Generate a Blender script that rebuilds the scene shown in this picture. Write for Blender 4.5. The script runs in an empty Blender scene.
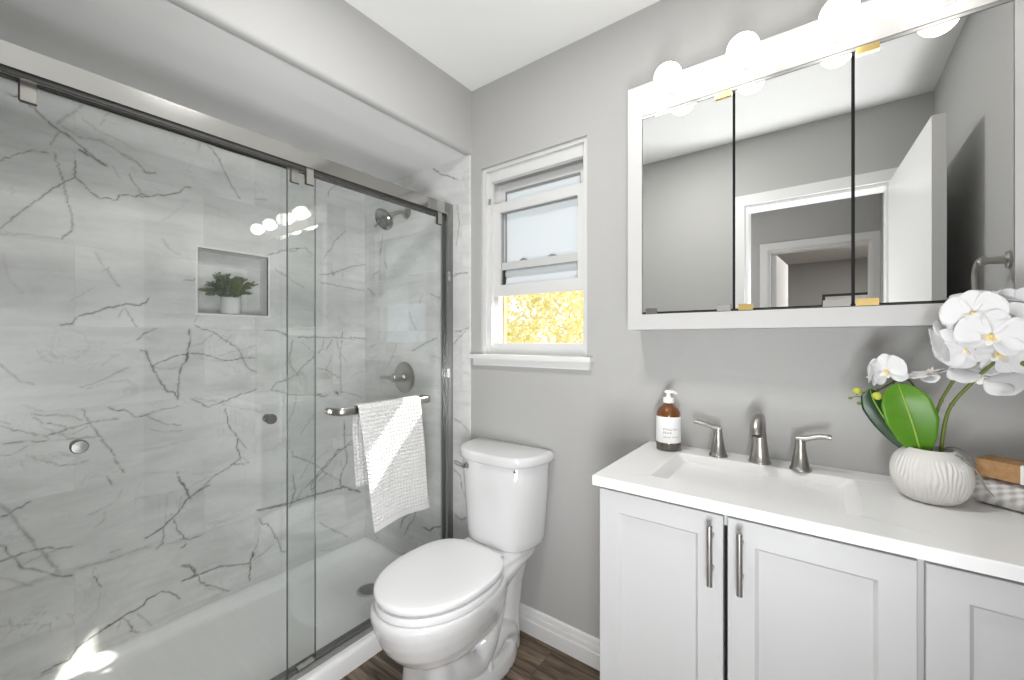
import bpy, bmesh, math, random
import numpy as np
from mathutils import Vector, Matrix
random.seed(7)
PI = math.pi
SC = bpy.context.scene
COL = SC.collection

# ------------------------------------------------------------------ camera, sky, sun, exposure
CAMX, CAMY, CAMH = 1.330, -1.465, 1.250
cd = bpy.data.cameras.new('camera')
cam = bpy.data.objects.new('camera', cd); COL.objects.link(cam)
cam.location = (CAMX, CAMY, CAMH)
cam.rotation_euler = (PI / 2, 0, math.radians(36.7))
cd.sensor_fit = 'HORIZONTAL'; cd.sensor_width = 36.0
cd.lens = 36.0 * 413.0 / 1024.0
cd.clip_start = 0.02
SC.camera = cam

w = bpy.data.worlds.new('sky'); SC.world = w; w.use_nodes = True
bg = w.node_tree.nodes['Background']
bg.inputs['Color'].default_value = (0.80, 0.89, 1.0, 1)
bg.inputs['Strength'].default_value = 1.1

sd = bpy.data.lights.new('sun', 'SUN'); sun = bpy.data.objects.new('sun', sd); COL.objects.link(sun)
sd.energy = 9.0; sd.angle = math.radians(0.6); sd.color = (1.0, 0.95, 0.86)
sun.location = (4, 4, 5)
sun.rotation_euler = Vector((-0.80, -1.0, -1.05)).to_track_quat('-Z', 'Y').to_euler()

def area(name, loc, size, power, color=(1, 0.97, 0.93), target=None):
    ld = bpy.data.lights.new(name, 'AREA'); o = bpy.data.objects.new(name, ld); COL.objects.link(o)
    ld.shape = 'RECTANGLE'; ld.size, ld.size_y = size; ld.energy = power; ld.color = color
    o.location = loc
    if target is not None:
        o.rotation_euler = (Vector(target) - Vector(loc)).to_track_quat('-Z', 'Y').to_euler()
    return o
HALL_POWER, FAR_POWER = 11, 45
area('hallway_fill', (-0.1, -2.3, 2.40), (0.9, 0.5), HALL_POWER)  # unseen fill added to brighten the hallway in the mirror
area('bedroom_fill', (2.0, -4.4, 2.40), (0.6, 0.8), FAR_POWER)  # extra light, kept out of view, so the far room isn't dark
BULB_STRENGTH = 5.5
# two added fill lights, both out of view: one overhead, one in the doorway
area('overhead_fill', (0.74, -0.86, 2.425), (0.20, 0.20), 9.5, (1, 0.985, 0.965))
area('doorway_fill', (1.44, -1.64, 0.80), (0.30, 0.75), 25.0, (0.97, 0.985, 1.0), (0.84, -1.32, 1.32))

SC.view_settings.view_transform = 'Standard'
SC.view_settings.look = 'None'
SC.view_settings.exposure = 0.34
SC.view_settings.gamma = 1.0
SC.view_settings.use_curve_mapping = False
SC.cycles.max_bounces = 14; SC.cycles.diffuse_bounces = 8; SC.cycles.glossy_bounces = 6
SC.cycles.transmission_bounces = 8; SC.cycles.transparent_max_bounces = 24
SC.cycles.caustics_reflective = False; SC.cycles.caustics_refractive = False
SC.cycles.sample_clamp_indirect = 6.0
SC.cycles.use_denoising = True

# ------------------------------------------------------------------ helpers
def tag(o, label=None, cat=None, group=None, kind=None):
    if label: o['label'] = label
    if cat: o['category'] = cat
    if group: o['group'] = group
    if kind: o['kind'] = kind
    return o

def thing(name, label, cat, loc=(0, 0, 0), group=None):
    o = bpy.data.objects.new(name, None); COL.objects.link(o)
    o.location = loc; o.empty_display_size = 0.05
    return tag(o, label, cat, group)

def smooth_by_angle(me, deg=38):
    me.polygons.foreach_set('use_smooth', [True] * len(me.polygons))
    bm = bmesh.new(); bm.from_mesh(me)
    lim = math.radians(deg)
    for e in bm.edges:
        e.smooth = not (len(e.link_faces) == 2 and e.calc_face_angle(0) > lim)
    bm.to_mesh(me); bm.free()

def obj(name, bm, m, parent=None, smooth=True, bevel=0.0, seg=2, deg=38):
    """link a bmesh (world coordinates) as ONE mesh object"""
    if bevel > 0:
        es = [e for e in bm.edges if len(e.link_faces) == 2 and e.calc_face_angle(0) > math.radians(40)]
        bmesh.ops.bevel(bm, geom=es, offset=bevel, segments=seg, affect='EDGES', profile=0.5, clamp_overlap=True)
    bmesh.ops.recalc_face_normals(bm, faces=bm.faces)
    me = bpy.data.meshes.new(name); bm.to_mesh(me); bm.free()
    if smooth: smooth_by_angle(me, deg)
    me.materials.append(m)
    o = bpy.data.objects.new(name, me); COL.objects.link(o)
    if parent is not None:
        o.parent = parent
        off = Vector((0, 0, 0)); p = parent
        while p is not None: off += Vector(p.location); p = p.parent
        me.transform(Matrix.Translation(-off))
    return o

def struct(name, bm, m, parent=None, **k):
    o = obj(name, bm, m, parent, **k)
    if parent is None: o['kind'] = 'structure'
    return o

def box(bm, x0, x1, y0, y1, z0, z1, M=None):
    vs = [bm.verts.new((x, y, z)) for x in (x0, x1) for y in (y0, y1) for z in (z0, z1)]
    if M is not None:
        for v in vs: v.co = M @ v.co
    for f in ((0, 1, 3, 2), (4, 6, 7, 5), (0, 4, 5, 1), (2, 3, 7, 6), (0, 2, 6, 4), (1, 5, 7, 3)):
        bm.faces.new([vs[i] for i in f])
    return bm

def B(*boxes):
    bm = bmesh.new()
    for b in boxes: box(bm, *b)
    return bm

def loft(bm, rings, cap0=True, cap1=True, closed=True):
    rows = [[bm.verts.new(p) for p in r] for r in rings]
    n = len(rows[0])
    for a, b in zip(rows, rows[1:]):
        for i in range(n if closed else n - 1):
            j = (i + 1) % n
            bm.faces.new((a[i], a[j], b[j], b[i]))
    if cap0: bm.faces.new(rows[0][::-1])
    if cap1: bm.faces.new(rows[-1])
    return bm

def lathe(bm, prof, n=32, M=None, caps=True):
    """prof: list of (radius, height) along +Z"""
    rings = []
    for r, z in prof:
        rings.append([Vector((max(r, 1e-4) * math.cos(2 * PI * i / n), max(r, 1e-4) * math.sin(2 * PI * i / n), z)) for i in range(n)])
    if M is not None: rings = [[M @ p for p in r] for r in rings]
    return loft(bm, rings, caps, caps)

def axis(loc, d, up=(0, 0, 1)):
    """matrix whose +Z looks along d"""
    q = Vector(d).to_track_quat('Z', 'Y')
    return Matrix.Translation(Vector(loc)) @ q.to_matrix().to_4x4()

def catmull(pts, k=6):
    P = [Vector(p) for p in pts]
    P = [2 * P[0] - P[1]] + P + [2 * P[-1] - P[-2]]
    out = []
    for i in range(1, len(P) - 2):
        for j in range(k):
            t = j / k
            a, b, c, d = P[i - 1], P[i], P[i + 1], P[i + 2]
            out.append(0.5 * ((2 * b) + (c - a) * t + (2 * a - 5 * b + 4 * c - d) * t * t + (3 * b - a - 3 * c + d) * t ** 3))
    out.append(P[-2].copy())
    return out

def tube(bm, pts, r, n=12, k=6, ell=(1, 1), ref=(0, 0, 1), smooth=True):
    """swept tube; r a number or a list (one per control point); ell = cross-section scale (side, ref)"""
    rs = r if isinstance(r, (list, tuple)) else [r] * len(pts)
    path = catmull(pts, k) if smooth else [Vector(p) for p in pts]
    if smooth:
        rr = []
        for i in range(len(rs) - 1):
            for j in range(k): rr.append(rs[i] + (rs[i + 1] - rs[i]) * j / k)
        rr.append(rs[-1])
    else: rr = rs
    rings = []; prev = None
    for i, p in enumerate(path):
        t = (path[min(i + 1, len(path) - 1)] - path[max(i - 1, 0)]).normalized()
        u = prev if prev is not None else Vector(ref)
        u = u - t * u.dot(t)
        if u.length < 1e-4: u = t.orthogonal()
        u.normalize(); prev = u
        s = t.cross(u)
        rings.append([p + rr[i] * (ell[0] * math.cos(2 * PI * a / n) * s + ell[1] * math.sin(2 * PI * a / n) * u) for a in range(n)])
    return loft(bm, rings)

# ------------------------------------------------------------------ materials
def mat(name, color, rough=0.5, metal=0.0, spec=0.5, emit=None, estr=0.0, coat=0.0, trans=0.0, ior=1.45, aniso=0.0):
    m = bpy.data.materials.new(name); m.use_nodes = True
    p = m.node_tree.nodes['Principled BSDF']
    p.inputs['Base Color'].default_value = (*color, 1)
    p.inputs['Roughness'].default_value = rough
    p.inputs['Metallic'].default_value = metal
    p.inputs['Specular IOR Level'].default_value = spec
    p.inputs['Coat Weight'].default_value = coat
    p.inputs['Coat Roughness'].default_value = 0.05
    p.inputs['Transmission Weight'].default_value = trans
    p.inputs['IOR'].default_value = ior
    p.inputs['Anisotropic'].default_value = aniso
    if emit:
        p.inputs['Emission Color'].default_value = (*emit, 1); p.inputs['Emission Strength'].default_value = estr
    return m

class NT:
    def __init__(s, m):
        s.t = m.node_tree; s.p = s.t.nodes.get('Principled BSDF')
    def n(s, typ, **k):
        nd = s.t.nodes.new(typ)
        for a, v in k.items():
            if a.startswith('_'): nd.inputs[a[1:].replace('_', ' ')].default_value = v
            else: setattr(nd, a, v)
        return nd
    def l(s, a, b): s.t.links.new(a, b)
    def math(s, op, a, b=None, c=None, clamp=False):
        nd = s.n('ShaderNodeMath', operation=op, use_clamp=clamp)
        for i, x in enumerate((a, b, c)):
            if x is None: continue
            if isinstance(x, (int, float)): nd.inputs[i].default_value = x
            else: s.l(x, nd.inputs[i])
        return nd.outputs[0]
    def ramp(s, fac, stops):
        r = s.n('ShaderNodeValToRGB'); e = r.color_ramp.elements
        e[0].position, e[0].color = stops[0][0], (*stops[0][1], 1)
        e[1].position, e[1].color = stops[-1][0], (*stops[-1][1], 1)
        for pos, c in stops[1:-1]:
            x = e.new(pos); x.color = (*c, 1)
        s.l(fac, r.inputs[0]); return r.outputs[0]
    def mix(s, fac, a, b, blend='MIX'):
        nd = s.n('ShaderNodeMix', data_type='RGBA', blend_type=blend)
        for i, x in ((0, fac), (6, a), (7, b)):
            if isinstance(x, (int, float)): nd.inputs[i].default_value = x
            elif isinstance(x, tuple): nd.inputs[i].default_value = (*x, 1)
            else: s.l(x, nd.inputs[i])
        return nd.outputs[2]
    def bump(s, h, strength=0.2, dist=0.01):
        b = s.n('ShaderNodeBump'); b.inputs['Strength'].default_value = strength; b.inputs['Distance'].default_value = dist
        s.l(h, b.inputs['Height']); s.l(b.outputs[0], s.p.inputs['Normal'])

def paint(name, color, rough=0.55, bump=0.12, scale=60):
    m = mat(name, color, rough, spec=0.3); N = NT(m)
    g = N.n('ShaderNodeNewGeometry')
    nz = N.n('ShaderNodeTexNoise', _Scale=scale, _Detail=3.0); N.l(g.outputs['Position'], nz.inputs['Vector'])
    n2 = N.n('ShaderNodeTexNoise', _Scale=3.0, _Detail=2.0); N.l(g.outputs['Position'], n2.inputs['Vector'])
    c = N.mix(N.math('MULTIPLY', n2.outputs[0], 0.12), color, tuple(x * 0.9 for x in color))
    N.l(c, N.p.inputs['Base Color'])
    N.bump(nz.outputs[0], bump, 0.004)
    return m

M_WALL = paint('wall_paint_grey', (0.455, 0.452, 0.444))
M_CEIL = paint('ceiling_paint_white', (0.90, 0.90, 0.885), bump=0.05)
M_SOFF = paint('soffit_paint', (0.80, 0.80, 0.79), bump=0.05)
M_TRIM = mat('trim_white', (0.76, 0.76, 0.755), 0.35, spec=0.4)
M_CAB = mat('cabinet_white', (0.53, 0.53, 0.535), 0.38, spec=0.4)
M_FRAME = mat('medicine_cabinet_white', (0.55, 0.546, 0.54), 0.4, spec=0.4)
M_PORC = mat('porcelain', (0.74, 0.74, 0.745), 0.08, spec=0.6, coat=0.5)
M_SEAT = mat('seat_plastic', (0.88, 0.88, 0.89), 0.18, spec=0.5)
M_TOP = mat('cultured_marble', (0.85, 0.85, 0.85), 0.24, spec=0.45)
M_TRAY = mat('shower_tray_acrylic', (0.90, 0.90, 0.90), 0.22, spec=0.5)
M_NICK = mat('brushed_nickel', (0.43, 0.415, 0.39), 0.30, 1.0)
M_HEAD = mat('satin_nickel_rail', (0.43, 0.425, 0.41), 0.10, 1.0)
M_JAMB = mat('jamb_metal', (0.33, 0.327, 0.318), 0.32, 1.0)
M_CHR = mat('chrome', (0.62, 0.62, 0.62), 0.10, 1.0)
M_DARK = mat('dark_gasket', (0.035, 0.034, 0.03), 0.5)
M_GREYMETAL = mat('dull_aluminium', (0.36, 0.355, 0.345), 0.45, 0.6)
M_BRASS = mat('brass', (0.78, 0.58, 0.24), 0.28, 1.0)
M_MIRROR = mat('mirror_silver', (0.92, 0.93, 0.925), 0.0, 1.0)
M_BLACK = mat('cabinet_interior', (0.03, 0.03, 0.032), 0.7)
M_BULB = mat('lit_bulb', (1, 1, 1), 0.3, emit=(1.0, 0.955, 0.89), estr=BULB_STRENGTH)
M_SOCKET = mat('bulb_socket', (0.86, 0.85, 0.83), 0.3)
M_RUBBER = mat('rubber', (0.10, 0.10, 0.10), 0.6)
M_INK = mat('label_ink', (0.16, 0.16, 0.17), 0.7)
M_PAPER = mat('label_paper', (0.86, 0.86, 0.85), 0.6)
M_PUMP = mat('pump_plastic', (0.88, 0.88, 0.87), 0.3)
M_HANDT = mat('cotton_white', (0.64, 0.635, 0.628), 0.9, spec=0.1)
M_PETAL = mat('orchid_petal', (0.76, 0.76, 0.77), 0.55, spec=0.2)
M_LIP = mat('orchid_lip', (0.86, 0.66, 0.12), 0.5)
M_LIPW = mat('orchid_lip_white', (0.88, 0.84, 0.80), 0.5)
M_STEM = mat('orchid_stem', (0.15, 0.20, 0.035), 0.5)
M_BUD = mat('orchid_bud', (0.50, 0.52, 0.06), 0.45)
M_BUDS = mat('orchid_bud_dark', (0.20, 0.22, 0.05), 0.5)
M_ROOT = mat('aerial_root', (0.22, 0.22, 0.19), 0.7)
M_MOSS = mat('bark_chips', (0.12, 0.09, 0.06), 0.9)
M_POT = mat('white_ceramic_pot', (0.82, 0.82, 0.81), 0.4)

def glass_mat(name, tint, base=0.04, rough=0.0):
    """thin sheet of glass: lets light straight through, mirrors by its facing angle"""
    m = bpy.data.materials.new(name); m.use_nodes = True
    t = m.node_tree; t.nodes.clear()
    out = t.nodes.new('ShaderNodeOutputMaterial'); mx = t.nodes.new('ShaderNodeMixShader')
    tr = t.nodes.new('ShaderNodeBsdfTransparent'); tr.inputs[0].default_value = (*tint, 1)
    gl = t.nodes.new('ShaderNodeBsdfGlossy'); gl.inputs['Roughness'].default_value = rough
    gl.inputs['Color'].default_value = (1, 1, 1, 1)
    ge = t.nodes.new('ShaderNodeNewGeometry'); dt = t.nodes.new('ShaderNodeVectorMath'); dt.operation = 'DOT_PRODUCT'
    t.links.new(ge.outputs['Incoming'], dt.inputs[0]); t.links.new(ge.outputs['Normal'], dt.inputs[1])
    def mth(op, x, y):
        n = t.nodes.new('ShaderNodeMath'); n.operation = op
        for i, v in enumerate((x, y)):
            if v is None: continue
            if isinstance(v, (int, float)): n.inputs[i].default_value = v
            else: t.links.new(v, n.inputs[i])
        return n.outputs[0]
    c = mth('ABSOLUTE', dt.outputs['Value'], None)
    sch = mth('ADD', mth('MULTIPLY', mth('POWER', mth('SUBTRACT', 1.0, c), 5.0), 1.0 - base), base)
    t.links.new(sch, mx.inputs[0]); t.links.new(tr.outputs[0], mx.inputs[1]); t.links.new(gl.outputs[0], mx.inputs[2])
    t.links.new(mx.outputs[0], out.inputs[0])
    return m
M_GLASS = glass_mat('shower_glass', (0.975, 0.984, 0.979), 0.06)
M_GEDGE = mat('glass_edge', (0.10, 0.12, 0.115), 0.2)

def frosted():
    m = bpy.data.materials.new('frosted_glass'); m.use_nodes = True
    t = m.node_tree; p = t.nodes['Principled BSDF']
    p.inputs['Base Color'].default_value = (0.78, 0.81, 0.84, 1); p.inputs['Roughness'].default_value = 0.5
    tl = t.nodes.new('ShaderNodeBsdfTranslucent'); tl.inputs[0].default_value = (0.58, 0.61, 0.64, 1)
    mx = t.nodes.new('ShaderNodeMixShader'); mx.inputs[0].default_value = 0.55
    t.links.new(p.outputs[0], mx.inputs[1]); t.links.new(tl.outputs[0], mx.inputs[2])
    t.links.new(mx.outputs[0], t.nodes['Material Output'].inputs[0])
    return m
M_FROST = frosted()

def leaf_mat(name, c1, c2, trans=0.35, rough=0.5, veins=False):
    m = mat(name, c1, rough, spec=0.4); N = NT(m)
    g = N.n('ShaderNodeNewGeometry')
    nz = N.n('ShaderNodeTexNoise', _Scale=14.0, _Detail=2.0); N.l(g.outputs['Position'], nz.inputs['Vector'])
    c = N.ramp(nz.outputs[0], [(0.35, c1), (0.65, c2)])
    N.l(c, N.p.inputs['Base Color'])
    tl = N.n('ShaderNodeBsdfTranslucent'); N.l(c, tl.inputs[0])
    mx = N.n('ShaderNodeMixShader'); mx.inputs[0].default_value = trans
    N.l(N.p.outputs[0], mx.inputs[1]); N.l(tl.outputs[0], mx.inputs[2])
    N.l(mx.outputs[0], N.t.nodes['Material Output'].inputs[0])
    return m
M_OLEAF = leaf_mat('orchid_leaf', (0.085, 0.24, 0.012), (0.12, 0.30, 0.02), 0.15, 0.32)
M_OLEAF2 = leaf_mat('orchid_leaf_dark', (0.012, 0.045, 0.015), (0.02, 0.065, 0.02), 0.05, 0.3)
M_RIB = mat('leaf_midrib', (0.30, 0.46, 0.06), 0.4)
M_SPRIG = leaf_mat('small_plant_leaf', (0.08, 0.14, 0.05), (0.30, 0.34, 0.11), 0.2)
M_SPRIG2 = leaf_mat('small_plant_leaf_blue', (0.13, 0.18, 0.15), (0.20, 0.25, 0.20), 0.2)
M_TREE = leaf_mat('garden_leaf', (0.74, 0.68, 0.30), (0.92, 0.85, 0.60), 0.5)
M_BARK = mat('bark', (0.22, 0.15, 0.09), 0.9)
M_GROUND = mat('garden_ground', (0.30, 0.27, 0.16), 0.9)

def marble_mat(uaxis, phase):
    """grey marble-look porcelain tile, 60 x 30 cm, staggered courses; 'vein' is a mesh attribute traced on the tile"""
    m = mat('marble_tile_' + uaxis, (0.6, 0.6, 0.6), 0.22, spec=0.45); N = NT(m)
    g = N.n('ShaderNodeNewGeometry'); sp = N.n('ShaderNodeSeparateXYZ'); N.l(g.outputs['Position'], sp.inputs[0])
    u = sp.outputs['Y' if uaxis == 'y' else 'X']; z = sp.outputs['Z']
    row = N.math('DIVIDE', N.math('SUBTRACT', z, 0.105), 0.2985)
    fr_z = N.math('FRACT', row); irow = N.math('FLOOR', row)
    par = N.math('MODULO', irow, 2.0)
    uu = N.math('DIVIDE', N.math('ADD', N.math('SUBTRACT', u, N.math('MULTIPLY', par, -0.205)), phase), 0.60)
    fr_u = N.math('FRACT', uu); iu = N.math('FLOOR', uu)
    def edge(f, wdt):
        return N.math('LESS_THAN', N.math('MINIMUM', f, N.math('SUBTRACT', 1.0, f)), wdt)
    grout = N.math('MAXIMUM', edge(fr_u, 0.0021), edge(fr_z, 0.0042))
    cb = N.n('ShaderNodeCombineXYZ'); N.l(iu, cb.inputs[0]); N.l(irow, cb.inputs[1])
    wn = N.n('ShaderNodeTexWhiteNoise', noise_dimensions='3D'); N.l(cb.outputs[0], wn.inputs['Vector'])
    off = N.n('ShaderNodeVectorMath', operation='MULTIPLY_ADD'); N.l(wn.outputs['Color'], off.inputs[0])
    off.inputs[1].default_value = (7, 7, 7); N.l(g.outputs['Position'], off.inputs[2])
    mp = N.n('ShaderNodeMapping'); N.l(off.outputs[0], mp.inputs[0]); mp.inputs['Rotation'].default_value = (0.5, 0.5, 0)
    mp.inputs['Scale'].default_value = (1.0, 1.0, 2.2)
    cl = N.n('ShaderNodeTexNoise', _Scale=3.2, _Detail=6.0, _Roughness=0.62, _Distortion=0.8); N.l(mp.outputs[0], cl.inputs['Vector'])
    c = N.ramp(cl.outputs[0], [(0.28, (0.63, 0.633, 0.627)), (0.5, (0.74, 0.743, 0.737)), (0.72, (0.82, 0.821, 0.816))])
    fv = N.n('ShaderNodeTexNoise', _Scale=5.0, _Detail=4.0, _Roughness=0.55, _Distortion=1.5); N.l(mp.outputs[0], fv.inputs['Vector'])
    ridge = N.math('ABSOLUTE', N.math('SUBTRACT', fv.outputs[0], 0.5))
    rv = N.math('MULTIPLY', N.math('SUBTRACT', 1.0, N.math('DIVIDE', ridge, 0.012), clamp=True), 0.12)
    c = N.mix(rv, c, (0.42, 0.425, 0.42))
    m2 = N.n('ShaderNodeMapping'); N.l(off.outputs[0], m2.inputs[0]); m2.inputs['Rotation'].default_value = (0.9, -0.6, 0.3)
    v2 = N.n('ShaderNodeTexNoise', _Scale=2.6, _Detail=5.0, _Roughness=0.6, _Distortion=2.2); N.l(m2.outputs[0], v2.inputs['Vector'])
    k2 = N.n('ShaderNodeTexNoise', _Scale=4.0, _Detail=1.0); N.l(mp.outputs[0], k2.inputs['Vector'])
    r2 = N.math('SUBTRACT', 1.0, N.math('DIVIDE', N.math('ABSOLUTE', N.math('SUBTRACT', v2.outputs[0], 0.47)), 0.0075), clamp=True)
    msk = N.math('MULTIPLY', N.math('SUBTRACT', k2.outputs[0], 0.44), 5.0, clamp=True)
    c = N.mix(N.math('MULTIPLY', N.math('MULTIPLY', r2, msk), 0.42), c, (0.33, 0.33, 0.32))
    st_ = N.n('ShaderNodeMapping'); N.l(off.outputs[0], st_.inputs[0]); st_.inputs['Rotation'].default_value = (0.6, 0.6, 0); st_.inputs['Scale'].default_value = (1.0, 1.2, 9.0)
    sn = N.n('ShaderNodeTexNoise', _Scale=2.4, _Detail=4.0, _Roughness=0.6); N.l(st_.outputs[0], sn.inputs['Vector'])
    c = N.mix(N.math('MULTIPLY', N.math('SUBTRACT', sn.outputs[0], 0.48), 1.6, clamp=True), c, (0.52, 0.52, 0.505))
    tint = N.math('ADD', N.math('MULTIPLY', wn.outputs['Value'], 0.10), 0.95)
    tc = N.n('ShaderNodeCombineXYZ')
    for i in range(3): N.l(tint, tc.inputs[i])
    c = N.mix(1.0, c, tc.outputs[0], 'MULTIPLY')
    at = N.n('ShaderNodeAttribute', attribute_name='vein')
    c = N.mix(at.outputs['Fac'], c, (0.15, 0.146, 0.14))
    c = N.mix(N.math('MULTIPLY', grout, 0.45), c, (0.60, 0.60, 0.59))
    N.l(c, N.p.inputs['Base Color'])
    return m
M_TILE_L = marble_mat('y', 1.21)
M_TILE_B = marble_mat('x', 1.05)

def floor_mat():
    m = mat('wood_plank_floor', (0.2, 0.15, 0.1), 0.42, spec=0.35); N = NT(m)
    g = N.n('ShaderNodeNewGeometry'); sp = N.n('ShaderNodeSeparateXYZ'); N.l(g.outputs['Position'], sp.inputs[0])
    row = N.math('DIVIDE', N.math('ADD', sp.outputs['Y'], 0.04), 0.155); ir = N.math('FLOOR', row); fy = N.math('FRACT', row)
    wr = N.n('ShaderNodeTexWhiteNoise', noise_dimensions='1D'); N.l(ir, wr.inputs['W'])
    ux = N.math('ADD', N.math('DIVIDE', sp.outputs['X'], 0.92), N.math('MULTIPLY', wr.outputs['Value'], 3.0))
    ix = N.math('FLOOR', ux); fx = N.math('FRACT', ux)
    cb = N.n('ShaderNodeCombineXYZ'); N.l(ix, cb.inputs[0]); N.l(ir, cb.inputs[1])
    wn = N.n('ShaderNodeTexWhiteNoise', noise_dimensions='3D'); N.l(cb.outputs[0], wn.inputs['Vector'])
    off = N.n('ShaderNodeVectorMath', operation='MULTIPLY_ADD'); N.l(wn.outputs['Color'], off.inputs[0]); off.inputs[1].default_value = (5, 5, 5)
    N.l(g.outputs['Position'], off.inputs[2])
    mp = N.n('ShaderNodeMapping'); N.l(off.outputs[0], mp.inputs[0]); mp.inputs['Scale'].default_value = (2.2, 26.0, 1.0)
    nz = N.n('ShaderNodeTexNoise', _Scale=1.6, _Detail=7.0, _Roughness=0.62, _Distortion=0.6); N.l(mp.outputs[0], nz.inputs['Vector'])
    c = N.ramp(nz.outputs[0], [(0.30, (0.045, 0.031, 0.021)), (0.46, (0.145, 0.104, 0.072)), (0.58, (0.25, 0.19, 0.138)), (0.75, (0.46, 0.385, 0.30))])
    t = N.math('ADD', N.math('MULTIPLY', wn.outputs['Value'], 0.7), 0.62)
    tc = N.n('ShaderNodeCombineXYZ')
    for i in range(3): N.l(t, tc.inputs[i])
    c = N.mix(1.0, c, tc.outputs[0], 'MULTIPLY')
    def edge(f, wdt): return N.math('LESS_THAN', N.math('MINIMUM', f, N.math('SUBTRACT', 1.0, f)), wdt)
    gr = N.math('MAXIMUM', edge(fy, 0.010), edge(fx, 0.0018))
    c = N.mix(N.math('MULTIPLY', gr, 0.7), c, (0.05, 0.04, 0.03))
    N.l(c, N.p.inputs['Base Color']); N.bump(nz.outputs[0], 0.15, 0.002)
    return m
M_FLOOR = floor_mat()

def gingham():
    m = mat('waffle_gingham_cloth', (0.8, 0.78, 0.75), 0.9, spec=0.1); N = NT(m)
    tc = N.n('ShaderNodeTexCoord'); sp = N.n('ShaderNodeSeparateXYZ'); N.l(tc.outputs['Object'], sp.inputs[0])
    def st(x, per): return N.math('SMOOTH_MIN', 1.0, N.math('MULTIPLY', N.math('ADD', N.math('SINE', N.math('MULTIPLY', x, 2 * PI / per)), 1.0), 0.5), 0.1)
    a = st(sp.outputs['X'], 0.0155); b = st(N.math('ADD', sp.outputs['Z'], N.math('MULTIPLY', sp.outputs['Y'], 1.0)), 0.0155)
    s = N.math('MULTIPLY', N.math('ADD', a, b), 0.5)
    c = N.ramp(s, [(0.15, (0.80, 0.79, 0.775)), (0.5, (0.66, 0.645, 0.63)), (0.85, (0.47, 0.455, 0.45))])
    N.l(c, N.p.inputs['Base Color']); N.bump(s, 0.5, 0.003)
    return m
M_GING = gingham()

def kraft():
    m = mat('kraft_card', (0.45, 0.27, 0.13), 0.7, spec=0.2); N = NT(m)
    g = N.n('ShaderNodeNewGeometry'); nz = N.n('ShaderNodeTexNoise', _Scale=90.0, _Detail=3.0); N.l(g.outputs['Position'], nz.inputs['Vector'])
    N.l(N.ramp(nz.outputs[0], [(0.3, (0.38, 0.215, 0.10)), (0.7, (0.50, 0.30, 0.15))]), N.p.inputs['Base Color'])
    return m
M_KRAFT = kraft()
M_AMBER = mat('amber_glass', (0.15, 0.048, 0.008), 0.06, spec=0.7, coat=0.4)
M_LIQ = mat('dark_glass_foot', (0.09, 0.075, 0.065), 0.08, spec=0.7, coat=0.4)

def vase_mat():
    m = mat('carved_white_ceramic', (0.66, 0.645, 0.62), 0.6, spec=0.3)
    return m
M_VASE = vase_mat()
# ------------------------------------------------------------------ room shell
H = 2.435
YF = -1.545            # wall with the door, behind the camera
XR = 1.764
def wall_with_holes(name, m, x0, x1, y0, y1, z0, z1, hx0, hx1, hz0, hz1):
    return struct(name, B((x0, hx0, y0, y1, z0, z1), (hx1, x1, y0, y1, z0, z1), (hx0, hx1, y0, y1, hz1, z1)) if hz0 <= z0 else
                  B((x0, hx0, y0, y1, z0, z1), (hx1, x1, y0, y1, z0, z1), (hx0, hx1, y0, y1, hz1, z1), (hx0, hx1, y0, y1, z0, hz0)), m, smooth=False)

struct('floor', B((-1.3, 2.5, -6.8, 0.14, -0.06, 0.0)), M_FLOOR, smooth=False)
struct('ceiling', B((-1.3, 2.5, YF - 0.12, 0.14, H, H + 0.08)), M_CEIL, smooth=False)
struct('ceiling_hallway', B((-1.3, 2.5, -6.8, YF - 0.12, H, H + 0.08)), M_CEIL, smooth=False)
wall_with_holes('wall_back', M_WALL, -1.0, 1.9, 0.0, 0.14, 0.0, H + 0.02, 0.057, 0.603, 1.165, 2.05)
struct('wall_right', B((XR, XR + 0.12, YF - 0.12, 0.14, 0, H + 0.02)), M_WALL, smooth=False)
wall_with_holes('wall_front', M_WALL, -1.3, 1.9, YF - 0.12, YF, 0, H + 0.02, 0.975, 1.615, 0, 2.04)
struct('wall_left', B((-1.06, -0.96, YF - 0.12, 0.14, 0, H + 0.02)), M_WALL, smooth=False)
wall_with_holes('wall_hallway', M_WALL, -1.3, 2.5, -3.12, -3.0, 0, H + 0.02, 0.965, 1.655, 0, 2.03)
struct('wall_hallway_end', B((1.70, 1.80, -3.0, YF - 0.12, 0, H + 0.02)), M_WALL, smooth=False)
struct('wall_hallway_far', B((-1.3, -1.2, -6.8, YF - 0.12, 0, H + 0.02)), M_WALL, smooth=False)
struct('wall_bedroom', B((-1.2, 2.5, -6.7, -6.58, 0, H + 0.02)), M_WALL, smooth=False)
struct('wall_bedroom_side', B((2.4, 2.5, -6.58, -3.12, 0, H + 0.02)), M_WALL, smooth=False)

# dropped soffit over the shower: grey face, pale underside, softly rounded nose
bm = bmesh.new()
prof = [(0.0, H + 0.01), (0.0, 2.150), (-0.003, 2.141), (-0.010, 2.135), (-0.020, 2.132), (-0.03, 2.132), (-0.03, H + 0.01)]
loft(bm, [[(x, y, z) for x, z in prof] for y in (YF, 0.0)])
struct('wall_soffit', bm, M_WALL)
struct('ceiling_shower', B((-0.97, -0.028, YF, 0.0, 2.132, 2.18)), M_SOFF, smooth=False)

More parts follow.
